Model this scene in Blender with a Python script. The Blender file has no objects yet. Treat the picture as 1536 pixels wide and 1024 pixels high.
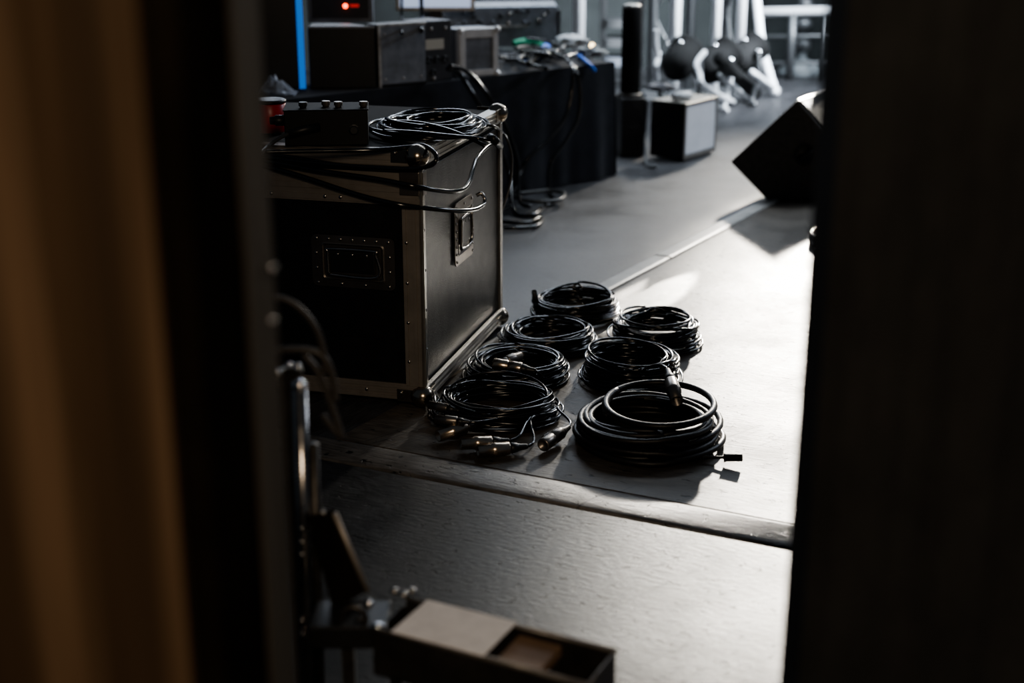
import bpy, math, random
from mathutils import Vector, Matrix, Euler, noise
random.seed(7)
rnd = random.Random(11)
SC = bpy.context.scene
COL = SC.collection
PI = math.pi

# ------------------------------------------------------------------ camera geometry (1536 x 1024 frame)
FPX = 2050.0; CH = 1.2; YH = -150.0
PITCH = math.atan((512 - YH) / FPX)
CP, SP = math.cos(PITCH), math.sin(PITCH)
CAM = Vector((0, 0, CH))
def ray(px, py):
    u, v = (px - 768) / FPX, (py - 512) / FPX
    return Vector((u, CP - v * SP, -SP - v * CP))
def at_z(px, py, z=0.0):
    d = ray(px, py); return CAM + d * ((z - CH) / d.z)
def at_y(px, py, Y):
    d = ray(px, py); return CAM + d * (Y / d.y)
def at_plane(px, py, p, n):
    d = ray(px, py); return CAM + d * ((p - CAM).dot(n) / d.dot(n))

# ------------------------------------------------------------------ materials
def mat(name, base, rough=0.5, metal=0.0, var=0.0, var_scale=8.0, bump=0.0, bump_scale=60.0,
        stretch=(1, 1, 1), rvar=0.0, emit=None, estr=0.0, spec=0.5, alpha=1.0, sheen=0.0, trans=0.0, rot=0.0):
    m = bpy.data.materials.new(name); m.use_nodes = True
    nt = m.node_tree; N = nt.nodes; L = nt.links
    b = N['Principled BSDF']
    b.inputs['Base Color'].default_value = (*base, 1)
    b.inputs['Roughness'].default_value = rough
    b.inputs['Metallic'].default_value = metal
    b.inputs['Specular IOR Level'].default_value = spec
    b.inputs['Sheen Weight'].default_value = sheen
    b.inputs['Alpha'].default_value = alpha
    b.inputs['Transmission Weight'].default_value = trans
    if emit:
        b.inputs['Emission Color'].default_value = (*emit, 1)
        b.inputs['Emission Strength'].default_value = estr
    tc = N.new('ShaderNodeTexCoord'); mp = N.new('ShaderNodeMapping')
    mp.inputs['Scale'].default_value = stretch
    mp.inputs['Rotation'].default_value = (0, 0, rot)
    L.new(tc.outputs['Object'], mp.inputs['Vector'])
    nz = N.new('ShaderNodeTexNoise'); nz.inputs['Scale'].default_value = var_scale
    nz.inputs['Detail'].default_value = 6; nz.inputs['Roughness'].default_value = 0.6
    L.new(mp.outputs[0], nz.inputs['Vector'])
    if var > 0:
        mx = N.new('ShaderNodeMix'); mx.data_type = 'RGBA'
        mx.inputs['A'].default_value = (*[c * (1 - var) for c in base], 1)
        mx.inputs['B'].default_value = (*[min(1, c * (1 + var)) for c in base], 1)
        cr = N.new('ShaderNodeMapRange'); cr.inputs['From Min'].default_value = 0.33; cr.inputs['From Max'].default_value = 0.67
        L.new(nz.outputs['Fac'], cr.inputs['Value']); L.new(cr.outputs[0], mx.inputs['Factor'])
        L.new(mx.outputs['Result'], b.inputs['Base Color'])
    if rvar > 0:
        mr = N.new('ShaderNodeMapRange'); mr.inputs['From Min'].default_value = 0.3; mr.inputs['From Max'].default_value = 0.7
        mr.inputs['To Min'].default_value = max(0.03, rough - rvar); mr.inputs['To Max'].default_value = min(1, rough + rvar)
        L.new(nz.outputs['Fac'], mr.inputs['Value']); L.new(mr.outputs[0], b.inputs['Roughness'])
    if bump > 0:
        n2 = N.new('ShaderNodeTexNoise'); n2.inputs['Scale'].default_value = bump_scale; n2.inputs['Detail'].default_value = 5
        L.new(mp.outputs[0], n2.inputs['Vector'])
        bp = N.new('ShaderNodeBump'); bp.inputs['Strength'].default_value = bump; bp.inputs['Distance'].default_value = 0.004
        L.new(n2.outputs['Fac'], bp.inputs['Height']); L.new(bp.outputs[0], b.inputs['Normal'])
    return m

def floor_mat(name, base, rough, angle, chips=True):
    """worn black-painted plywood: grain along the board, blotches, scratches, chips"""
    m = bpy.data.materials.new(name); m.use_nodes = True
    nt = m.node_tree; N = nt.nodes; L = nt.links; b = N['Principled BSDF']
    tc = N.new('ShaderNodeTexCoord')
    def mapping(sc, rz):
        mp = N.new('ShaderNodeMapping'); mp.inputs['Scale'].default_value = sc
        rt = N.new('ShaderNodeVectorRotate'); rt.rotation_type = 'Z_AXIS'; rt.inputs['Angle'].default_value = rz
        L.new(tc.outputs['Object'], rt.inputs['Vector']); L.new(rt.outputs[0], mp.inputs['Vector']); return mp.outputs[0]
    def tex(vec, s, d=5, r=0.6):
        n = N.new('ShaderNodeTexNoise'); n.inputs['Scale'].default_value = s; n.inputs['Detail'].default_value = d
        n.inputs['Roughness'].default_value = r; L.new(vec, n.inputs['Vector']); return n.outputs['Fac']
    def rng(v, a, c, lo, hi):
        r = N.new('ShaderNodeMapRange'); r.inputs['From Min'].default_value = a; r.inputs['From Max'].default_value = c
        r.inputs['To Min'].default_value = lo; r.inputs['To Max'].default_value = hi; L.new(v, r.inputs['Value']); return r.outputs[0]
    def math2(op, a, c):
        q = N.new('ShaderNodeMath'); q.operation = op
        for i, x in enumerate((a, c)):
            if isinstance(x, (int, float)): q.inputs[i].default_value = x
            else: L.new(x, q.inputs[i])
        return q.outputs[0]
    grain = tex(mapping((2.5, 26, 1), -angle), 6.0, 7, 0.7)
    blot = tex(mapping((1, 1, 1), 0), 3.0, 6, 0.6)
    fine = tex(mapping((1, 2.5, 1), -angle), 45.0, 4, 0.6)
    chip = tex(mapping((1, 1.6, 1), -angle), 30.0, 4, 0.6)
    scr = tex(mapping((1.2, 70, 1), -angle - 1.15), 1.6, 2, 0.4)
    g = rng(grain, 0.35, 0.65, 0.5, 1.5)
    bl = rng(blot, 0.35, 0.65, 0.6, 1.4)
    k = math2('MULTIPLY', g, bl)
    cm = rng(chip, 0.635, 0.66, 0, 1) if chips else rng(chip, 2, 3, 0, 1)
    sm = rng(scr, 0.67, 0.70, 0, 0.55)
    col = N.new('ShaderNodeMix'); col.data_type = 'RGBA'; col.blend_type = 'MULTIPLY'; col.inputs['Factor'].default_value = 1
    col.inputs['A'].default_value = (*base, 1)
    cc = N.new('ShaderNodeCombineColor'); [L.new(k, cc.inputs[i]) for i in range(3)]
    L.new(cc.outputs[0], col.inputs['B'])
    c2 = N.new('ShaderNodeMix'); c2.data_type = 'RGBA'; L.new(col.outputs['Result'], c2.inputs['A'])
    c2.inputs['B'].default_value = (0.012, 0.011, 0.010, 1); L.new(math2('ADD', cm, sm), c2.inputs['Factor'])
    L.new(c2.outputs['Result'], b.inputs['Base Color'])
    L.new(math2('ADD', rng(blot, 0.35, 0.65, rough - 0.07, rough + 0.08), rng(grain, 0.35, 0.65, -0.05, 0.05)), b.inputs['Roughness'])
    h = math2('ADD', math2('MULTIPLY', grain, 0.7), math2('MULTIPLY', fine, 0.7))
    h = math2('SUBTRACT', h, math2('MULTIPLY', cm, 2.2))
    h = math2('SUBTRACT', h, math2('MULTIPLY', sm, 0.3))
    bp = N.new('ShaderNodeBump'); bp.inputs['Strength'].default_value = 1.0; bp.inputs['Distance'].default_value = 0.0019
    L.new(h, bp.inputs['Height']); L.new(bp.outputs[0], b.inputs['Normal'])
    return m

M = {}
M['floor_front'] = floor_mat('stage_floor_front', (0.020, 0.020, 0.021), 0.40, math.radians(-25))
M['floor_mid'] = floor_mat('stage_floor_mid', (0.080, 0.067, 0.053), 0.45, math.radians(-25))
M['floor_back'] = floor_mat('stage_floor_back', (0.045, 0.045, 0.048), 0.44, math.radians(60), False)
M['strip'] = floor_mat('strip_wood', (0.10, 0.09, 0.08), 0.36, math.radians(-25))
M['strip_light'] = mat('strip_light', (0.34, 0.33, 0.31), 0.45, 0.0, 0.15, 12, 0.1, 60)
M['gap'] = mat('gap_black', (0.003, 0.003, 0.003), 0.9)
M['laminate'] = mat('black_laminate', (0.010, 0.010, 0.0105), 0.36, 0, 0.2, 20, 0.30, 260, rvar=0.05)
M['alu'] = mat('aluminium', (0.42, 0.40, 0.37), 0.34, 0.9, 0.15, 10, 0.05, 90, rvar=0.08)
M['alu_warm_dim'] = mat('aluminium_warm_dim', (0.30, 0.265, 0.23), 0.50, 0.6, 0.18, 10, 0.05, 90)  # brown of the dim warm light on front edges put into the colour
M['steel'] = mat('steel', (0.40, 0.38, 0.36), 0.24, 1.0, 0.1, 30, rvar=0.08)
M['dish'] = mat('handle_steel', (0.20, 0.18, 0.16), 0.36, 0.9, 0.15, 20)
M['chrome'] = mat('chrome', (0.75, 0.75, 0.76), 0.10, 1.0)
M['ball'] = mat('ball_corner', (0.36, 0.31, 0.25), 0.22, 1.0)
M['nickel'] = mat('plug_metal', (0.52, 0.43, 0.34), 0.26, 1.0, 0.1, 80)
M['cable'] = mat('cable_rubber', (0.006, 0.006, 0.006), 0.18, 0, spec=0.8)
M['thick'] = mat('thick_cable', (0.012, 0.010, 0.009), 0.42, 0, 0.2, 40, 0.15, 300)
M['grey_cable'] = mat('grey_cable', (0.05, 0.05, 0.05), 0.3)
M['rubber'] = mat('black_rubber', (0.010, 0.010, 0.010), 0.45)
M['plastic'] = mat('black_plastic', (0.012, 0.012, 0.013), 0.38, 0, 0.2, 20, 0.1, 200)
M['drape'] = mat('black_cloth', (0.013, 0.0145, 0.019), 0.9, 0, 0.3, 12, 0.3, 300, sheen=0.08, spec=0.2)
M['red'] = mat('red_paint', (0.42, 0.02, 0.025), 0.35, 0, 0.15, 20)
M['blue'] = mat('blue_tape', (0.01, 0.16, 0.62), 0.4, 0, 0.1, 10, emit=(0.02, 0.25, 0.9), estr=0.45)  # emission added to brighten the tape, the strip is no lamp
M['blue_cable'] = mat('blue_cable', (0.02, 0.14, 0.62), 0.4)
M['green_cable'] = mat('green_cable', (0.02, 0.30, 0.16), 0.4)
M['white_cloth'] = mat('white_cloth', (0.55, 0.56, 0.58), 0.8, 0, 0.1, 20)
M['clear'] = mat('clear_plastic', (0.45, 0.48, 0.55), 0.15, 0, 0.2, 20, alpha=0.45)
M['grey_panel'] = mat('grey_panel', (0.19, 0.205, 0.235), 0.45, 0.2, 0.25, 20)
M['dark_panel'] = mat('dark_panel', (0.03, 0.03, 0.034), 0.45, 0, 0.2, 20)
M['alu_bright'] = mat('bright_aluminium', (0.66, 0.66, 0.67), 0.4, 0.25, 0.1, 20)
M['worn_edge'] = mat('worn_edge', (0.40, 0.38, 0.36), 0.5, 0.3, 0.4, 40)
M['label'] = mat('paper_label', (0.45, 0.42, 0.36), 0.7)
M['screen'] = mat('lit_screen', (0.5, 0.6, 0.8), 0.3, emit=(0.62, 0.74, 1.0), estr=0.55)
M['red_led'] = mat('red_led', (0.8, 0.1, 0.02), 0.3, emit=(1.0, 0.09, 0.03), estr=9)
M['warm_led'] = mat('warm_bulb', (0.9, 0.7, 0.4), 0.3, emit=(1.0, 0.75, 0.40), estr=7)
M['white_panel'] = mat('white_panel', (0.88, 0.90, 0.95), 0.55, 0, 0.06, 10)
M['truss'] = mat('truss_metal_lit', (0.88, 0.90, 0.93), 0.35, 0.0)  # backlight on the pipes is put into this near-white base colour
M['truss_dim'] = mat('truss_dim', (0.16, 0.165, 0.17), 0.4, 0.6)
M['can'] = mat('lamp_housing', (0.012, 0.012, 0.012), 0.8, spec=0.2)
M['grille'] = mat('speaker_grille', (0.010, 0.010, 0.010), 0.9, 0.0, 0.15, 200, 0.6, 500)
M['ozite'] = mat('speaker_carpet', (0.060, 0.054, 0.048), 0.9, 0, 0.25, 40, 0.5, 300)
M['wall_back'] = mat('back_wall_paint', (0.034, 0.039, 0.039), 0.9, 0, 0.35, 2)
M['jamb'] = mat('jamb_black', (0.011, 0.0085, 0.006), 0.95, spec=0.0, var=0.3, var_scale=6); _x = mat('jamb_old', (0.010, 0.009, 0.008), 0.6, 0, 0.3, 6)
M['jamb_brown'] = mat('jamb_brown', (0.055, 0.045, 0.033), 0.9, 0, 0.25, 6, spec=0.05, stretch=(8, 8, 0.6))
M['dark_steel'] = mat('dark_steel', (0.060, 0.054, 0.048), 0.42, 0.7, 0.4, 14, 0.2, 80)
M['tape'] = mat('masking_tape', (0.62, 0.57, 0.53), 0.75, 0, 0.08, 40, 0.2, 150)
M['wood_block'] = mat('wood_block', (0.16, 0.10, 0.06), 0.7, 0, 0.2, 10)
M['rim'] = mat('wheel_rubber', (0.035, 0.030, 0.026), 0.5)

def board_mat():
    m = bpy.data.materials.new('brown_boards'); m.use_nodes = True
    nt = m.node_tree; N = nt.nodes; L = nt.links; b = N['Principled BSDF']
    tc = N.new('ShaderNodeTexCoord'); mp = N.new('ShaderNodeMapping'); mp.inputs['Scale'].default_value = (14, 14, 0.5)
    L.new(tc.outputs['Object'], mp.inputs['Vector'])
    n = N.new('ShaderNodeTexNoise'); n.inputs['Scale'].default_value = 1.6; n.inputs['Detail'].default_value = 7; L.new(mp.outputs[0], n.inputs['Vector'])
    cr = N.new('ShaderNodeValToRGB'); e = cr.color_ramp.elements
    e[0].position = 0.30; e[0].color = (0.030, 0.019, 0.011, 1); e[1].position = 0.72; e[1].color = (0.125, 0.080, 0.048, 1)
    x = cr.color_ramp.elements.new(0.5); x.color = (0.048, 0.030, 0.017, 1)
    L.new(n.outputs['Fac'], cr.inputs['Fac']); L.new(cr.outputs[0], b.inputs['Base Color']); b.inputs['Roughness'].default_value = 0.8; b.inputs['Specular IOR Level'].default_value = 0.15
    return m
M['boards'] = board_mat()

# ------------------------------------------------------------------ mesh builder
class B:
    def __init__(s): s.v = []; s.f = []; s.sm = []
    def add(s, vs, fs, smooth=False, mtx=None):
        o = len(s.v)
        s.v += [(mtx @ Vector(v)) if mtx is not None else Vector(v) for v in vs]
        s.f += [tuple(i + o for i in f) for f in fs]; s.sm += [smooth] * len(fs); return s
    def box(s, lo, hi, mtx=None):
        x0, y0, z0 = lo; x1, y1, z1 = hi
        vs = [(x0, y0, z0), (x1, y0, z0), (x1, y1, z0), (x0, y1, z0), (x0, y0, z1), (x1, y0, z1), (x1, y1, z1), (x0, y1, z1)]
        return s.add(vs, [(0, 3, 2, 1), (4, 5, 6, 7), (0, 1, 5, 4), (1, 2, 6, 5), (2, 3, 7, 6), (3, 0, 4, 7)], False, mtx)
    def prism(s, poly, d, mtx=None):
        """polygon of 3-D points swept by vector d"""
        n = len(poly); poly = [Vector(p) for p in poly]; d = Vector(d)
        vs = poly + [p + d for p in poly]
        fs = [tuple(range(n))[::-1], tuple(range(n, 2 * n))] + [(i, (i + 1) % n, n + (i + 1) % n, n + i) for i in range(n)]
        return s.add(vs, fs, False, mtx)
    def lathe(s, prof, mtx=None, seg=20, smooth=True):
        """profile [(r, z)] about z"""
        vs = []; fs = []
        for r, z in prof:
            for k in range(seg):
                a = 2 * PI * k / seg; vs.append((r * math.cos(a), r * math.sin(a), z))
        for i in range(len(prof) - 1):
            for k in range(seg):
                k2 = (k + 1) % seg; fs.append((i * seg + k, i * seg + k2, (i + 1) * seg + k2, (i + 1) * seg + k))
        fs.append(tuple(range(seg))[::-1]); fs.append(tuple((len(prof) - 1) * seg + k for k in range(seg)))
        return s.add(vs, fs, smooth, mtx)
    def tube(s, pts, r, seg=8, closed=False, rad=None):
        pts = [Vector(p) for p in pts]; n = len(pts); vs = []; fs = []
        prev = None
        for i in range(n):
            if closed: t = pts[(i + 1) % n] - pts[i - 1]
            else: t = pts[min(i + 1, n - 1)] - pts[max(i - 1, 0)]
            if t.length < 1e-9: t = Vector((0, 0, 1))
            t.normalize()
            if prev is None:
                a = Vector((0, 0, 1)) if abs(t.z) < 0.9 else Vector((1, 0, 0))
                u = t.cross(a).normalized()
            else:
                u = (prev - t * prev.dot(t))
                u = u.normalized() if u.length > 1e-6 else t.orthogonal().normalized()
            prev = u; w = t.cross(u); rr = rad[i] if rad else r
            for k in range(seg):
                a = 2 * PI * k / seg; vs.append(pts[i] + u * (rr * math.cos(a)) + w * (rr * math.sin(a)))
        for i in range(n - 1 + (1 if closed else 0)):
            j = (i + 1) % n
            for k in range(seg):
                k2 = (k + 1) % seg; fs.append((i * seg + k, i * seg + k2, j * seg + k2, j * seg + k))
        if not closed:
            fs.append(tuple(range(seg))[::-1]); fs.append(tuple((n - 1) * seg + k for k in range(seg)))
        return s.add(vs, fs, True)
    def sphere(s, c, r, seg=14, sc=(1, 1, 1), mtx=None):
        prof = [(max(1e-4, math.sin(PI * i / 8)) * r, -math.cos(PI * i / 8) * r) for i in range(9)]
        T = Matrix.Translation(c) @ Matrix.Diagonal((*sc, 1))
        return s.lathe(prof, (mtx @ T) if mtx is not None else T, seg)

def align(p, d, roll=0.0):
    """matrix with +z along d at p"""
    d = Vector(d).normalized(); q = Vector((0, 0, 1)).rotation_difference(d)
    return Matrix.Translation(p) @ q.to_matrix().to_4x4() @ Matrix.Rotation(roll, 4, 'Z')

WM = {}
def studs(name, parent, m, items, mtx=None):
    for c, r, sc in items:
        obj(name, B().sphere(c, r, 8, sc, mtx), m, parent)
def smooth_path(pts, per=8):
    pts = [Vector(p) for p in pts]; out = []
    n = len(pts)
    for i in range(n - 1):
        p0 = pts[max(i - 1, 0)]; p1 = pts[i]; p2 = pts[i + 1]; p3 = pts[min(i + 2, n - 1)]
        for k in range(per):
            t = k / per; t2 = t * t; t3 = t2 * t
            out.append(0.5 * ((2 * p1) + (-p0 + p2) * t + (2 * p0 - 5 * p1 + 4 * p2 - p3) * t2 + (-p0 + 3 * p1 - 3 * p2 + p3) * t3))
    out.append(pts[-1]); return out

def obj(name, b, m, parent=None, bevel=0.0, origin=None, label=None):
    me = bpy.data.meshes.new(name)
    if parent is not None: W = WM[parent.name]
    elif origin is not None: W = Matrix.Translation(origin)
    else: W = Matrix.Identity(4)
    I = W.inverted()
    me.from_pydata([tuple(I @ v) for v in b.v], [], b.f); me.update()
    me.polygons.foreach_set('use_smooth', b.sm)
    me.materials.append(M[m] if isinstance(m, str) else m)
    o = bpy.data.objects.new(name, me); COL.objects.link(o)
    if parent is not None: o.parent = parent; o.matrix_parent_inverse = Matrix.Identity(4)
    else: o.location = W.translation
    WM[o.name] = W
    if bevel > 0:
        md = o.modifiers.new('bevel', 'BEVEL'); md.width = bevel; md.segments = 2; md.limit_method = 'ANGLE'; md.angle_limit = math.radians(40)
    if label: o['label'] = label
    return o
def tag(o, label, cat, group=None):
    o['label'] = label; o['category'] = cat
    if group: o['group'] = group
    return o
def thing(name, label, cat, loc=(0, 0, 0), rz=0.0, group=None):
    o = bpy.data.objects.new(name, None); COL.objects.link(o); o.empty_display_size = 0.05
    o.location = loc; o.rotation_euler = (0, 0, rz)
    WM[o.name] = Matrix.Translation(loc) @ Matrix.Rotation(rz, 4, 'Z')
    return tag(o, label, cat, group)
def struct(name, b, m, bevel=0.0):
    o = obj(name, b, m, bevel=bevel); o['kind'] = 'structure'; return o

# ================================================================== THE SETTING
A1, A2 = at_z(520, 660), at_z(1218, 790)
dA = (A2 - A1).normalized(); nA = Vector((-dA.y, dA.x, 0))        # along the front strip / towards the back
dB = Vector((0.5, 0.866, 0)); B1 = at_z(925, 432)
# floor panels: front panel, middle panel, back panel
J = A1 + dA * ((B1 - A1).dot(nA) * 0 + 0)                        # junction of the two strips
tJ = ((A1 - B1).dot(nA)) / dB.dot(nA); J = B1 + dB * tJ
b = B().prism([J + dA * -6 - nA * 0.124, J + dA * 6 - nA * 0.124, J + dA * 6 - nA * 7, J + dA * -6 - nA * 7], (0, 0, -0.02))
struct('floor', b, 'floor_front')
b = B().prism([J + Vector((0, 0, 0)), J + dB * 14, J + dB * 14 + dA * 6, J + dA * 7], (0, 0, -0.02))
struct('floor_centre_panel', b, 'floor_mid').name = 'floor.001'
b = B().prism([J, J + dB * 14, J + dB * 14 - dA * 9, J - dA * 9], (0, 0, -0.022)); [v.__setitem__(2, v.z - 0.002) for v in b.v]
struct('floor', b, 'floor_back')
b = B().box((-9, -4, -0.06), (9, 14, -0.03)); struct('floor', b, 'gap')
# front strip: shallow rounded lip with a dark gap behind it
prof = [(-0.108, -0.01), (-0.107, 0.0005), (-0.100, 0.0035), (-0.080, 0.0068), (-0.05, 0.0082), (-0.02, 0.0075), (-0.0075, 0.005), (-0.006, -0.01)]
b = B().prism([A1 + dA * -2.5 + nA * (u - 0.009) + Vector((0, 0, w)) for u, w in prof], dA * 5.2); b.sm = [False] * 2 + [True] * 8
struct('trim_1', b, 'strip')
# light strip along the middle panel's left edge, in two lengths with a joint
nB = Vector((-dB.y, dB.x, 0))
for i, (t0, t1) in enumerate(((0.45, 1.93), (1.945, 6.0))):
    tj = (J - J).length
    p = J + dB * t0
    b = B().prism([p + nB * u + Vector((0, 0, w)) for u, w in [(-0.002, -0.002), (0.0, 0.006), (0.01, 0.009), (0.055, 0.009), (0.065, 0.005), (0.07, -0.002)]], dB * (t1 - t0))
    struct('trim_%d' % (i + 2), b, 'strip_light')
# back wall
b = B().box((-6, 10.4, -0.02), (7, 10.6, 4.5)); struct('wall_back', b, 'wall_back')

# left door side: brown boards (each board slightly cupped) and black jamb
b = B()
xs = -0.95
Yb = 0.98
nb = 9
edges = [-0.95, -0.83, -0.70, -0.575, -0.455, -0.345, -0.262]
for i in range(len(edges) - 1):
    x0, x1 = edges[i], edges[i + 1]; w = x1 - x0
    k = 8
    pts = [(x0 + w * j / k, Yb - 0.010 * math.sin(PI * j / k) - 0.004 * (i % 2), 0) for j in range(k + 1)] + [(x1, Yb + 0.03, 0), (x0, Yb + 0.03, 0)]
    b.prism([Vector(p) for p in pts], (0, 0, 2.6))
struct('wall_left', b, 'boards')
b = B().box((-0.262, 0.99, 0), (-0.236, 1.30, 2.6)).box((-0.30, 1.02, 0), (-0.262, 1.30, 2.6))
struct('trim_4', b, 'jamb', 0.006)
b = B().box((-0.242, 1.165, 0), (-0.2335, 1.302, 2.6))
struct('trim_5', b, 'jamb_brown', 0.003)
b = B().box((-1.2, 1.06, 0), (-0.30, 1.10, 2.6)); struct('wall_left', b, 'jamb')
# right door side: black felt-faced wall end
q = at_y(1238, 512, 1.3)
b = B()
N_ = 40; x0 = q.x; poly = []
for j in range(N_ + 1):
    x = x0 + 0.9 * j / N_; poly.append(Vector((x, 1.30 - 0.012 * math.sin(j * 1.1) * min(1, j / 4) - (0.0 if j else -0.01), 0)))
poly += [Vector((x0 + 0.9, 1.40, 0)), Vector((x0, 1.40, 0))]
b.prism(poly, (0, 0, 2.6)); struct('wall_right', b, mat('felt_wall', (0.0068, 0.0066, 0.0062), 0.9, 0, 0.6, 14, 0.3, 120, stretch=(1, 1, 0.5)))

# ================================================================== FLIGHT CASE
FC = at_z(637, 612); CW, CD, CT = 0.80, 0.715, 0.638
cr = math.radians(-15)
case = thing('flight_case', 'large black flight case with aluminium edges and recessed steel handles, tangled cables on its lid', 'case', FC, cr)
CM = WM[case.name]
Bz = 0.018
b = B().box((-CW + 0.004, 0.004, Bz), (-0.004, CD - 0.004, 0.590), CM); obj('body', b, 'laminate', case, 0.003)
b = B().box((-CW + 0.003, 0.003, 0.592), (-0.003, CD - 0.003, CT - 0.002), CM); lid = obj('lid', b, mat('lid_laminate', (0.006, 0.006, 0.007), 0.8, 0, 0.2, 20, 0.3, 260, spec=0.15), case, 0.003)
def angle_x(b, y, z, w, h, x0, x1, ridges=True, out=-1):
    """an aluminium angle running along local x on the front face (height h down from z) and over the top (w back)"""
    b.box((x0, y + out * 0.003, z - h), (x1, y + 0.002, z), CM)
    if ridges:
        for q in (0.06, 0.40, 0.74):
            b.box((x0, y + out * 0.0055, z - h + h * q), (x1, y, z - h + h * q + h * 0.17), CM)
b = B(); angle_x(b, 0, CT, 0.03, 0.034, -CW, 0); b.box((-CW, -0.003, CT - 0.002), (0.003, 0.034, CT + 0.002), CM); obj('lid_extrusion', b, 'alu_warm_dim', case)
b = B(); angle_x(b, 0, 0.588, 0.03, 0.078, -CW, 0); obj('front_extrusion', b, 'alu_warm_dim', case)
b = B(); angle_x(b, 0, Bz + 0.042, 0.03, 0.042, -CW, 0); obj('front_extrusion', b, 'alu_warm_dim', case)
# front vertical edge: angle on both faces
b = B().box((-0.046, -0.0035, Bz), (0.002, 0.002, 0.512), CM)
for q in (-0.044, -0.020): b.box((q, -0.006, Bz + 0.04), (q + 0.008, 0, 0.512), CM)
obj('edge_extrusion', b, 'alu_warm_dim', case)
b = B().box((-0.003, -0.0035, Bz), (0.004, 0.022, 0.60), CM).box((0.0, 0.0, Bz), (0.0062, 0.006, 0.60), CM); obj('edge_extrusion', b, 'alu', case, label='bright narrow front corner edge')
b = B().box((-CW - 0.003, -0.0035, Bz), (-CW + 0.046, 0.002, 0.512), CM); obj('edge_extrusion', b, 'alu_warm_dim', case)
b = B().box((-0.003, CD - 0.022, Bz), (0.004, CD + 0.003, 0.60), CM); obj('edge_extrusion', b, 'alu', case)
# right side: lid edge, bottom edge with three ridges
b = B().box((-0.03, 0, CT - 0.002), (0.003, CD, CT + 0.002), CM).box((0, 0, CT - 0.034), (0.0035, CD, CT), CM)
for q in (0.003, 0.015, 0.027): b.box((0, 0, CT - q - 0.005), (0.006, CD, CT - q), CM)
obj('lid_extrusion', b, 'alu', case)
b = B().box((0, 0, Bz), (0.004, CD, Bz + 0.042), CM)
for q in (0.002, 0.016, 0.031): b.box((0, 0, Bz + q), (0.009, CD, Bz + q + 0.007), CM)
obj('side_extrusion', b, 'alu', case)
# ball corners
for (x, y, z, sx) in ((-0.006, 0.004, Bz + 0.012, 1), (-0.006, CD - 0.004, Bz + 0.012, 1), (-0.008, 0.006, CT - 0.010, 1), (-0.008, CD - 0.006, CT - 0.010, 1), (-CW + 0.006, 0.004, Bz + 0.012, -1), (-CW + 0.008, 0.006, CT - 0.01, -1)):
    b = B().sphere((x, y, z), 0.030, 16, (1, 1, 0.95), CM)
    yy = 1 if y < 0.3 else -1; zz = 1 if z < 0.3 else -1
    fr = -0.006 if y < 0.3 else CD + 0.002
    xa, xb = (-0.07, -0.01) if sx > 0 else (-CW + 0.01, -CW + 0.07)
    b.box((xa, fr, z - 0.016), (xb, fr + 0.004, z + 0.016), CM)
    if sx > 0: b.box((0.003, min(y, y + yy * 0.06), z - 0.016), (0.0075, max(y, y + yy * 0.06), z + 0.016), CM)
    c = obj('ball_corner', b, 'ball', case, 0.001)
    b = B().sphere((xa + 0.012 if sx > 0 else xb - 0.012, fr - 0.001 if y < 0.3 else fr + 0.005, z + 0.008), 0.0045, 8, mtx=CM); obj('rivet', b, 'steel', c)
# corner brace where body meets lid
b = B().box((-0.05, -0.0065, 0.535), (0.0, -0.002, 0.592), CM).box((0.003, 0, 0.535), (0.0075, 0.03, 0.592), CM)
cb = obj('corner_brace', b, 'dish', case, 0.002)
# rivets on front extrusions
studs('rivet', case, 'steel', [((x, -0.0055, 0.522), 0.0048, (1, 0.5, 1)) for x in (-0.10, -0.20, -0.24, -0.38)]
      + [((-0.036, -0.005, z), 0.0045, (1, 0.5, 1)) for z in (0.12, 0.22, 0.32, 0.42)]
      + [((0.004, 0.014, z), 0.004, (0.5, 1, 1)) for z in (0.05, 0.15, 0.25, 0.35, 0.45, 0.55)]
      + [((x, -0.0055, Bz + 0.02), 0.0045, (1, 0.5, 1)) for x in (-0.15,)], CM)

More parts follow.
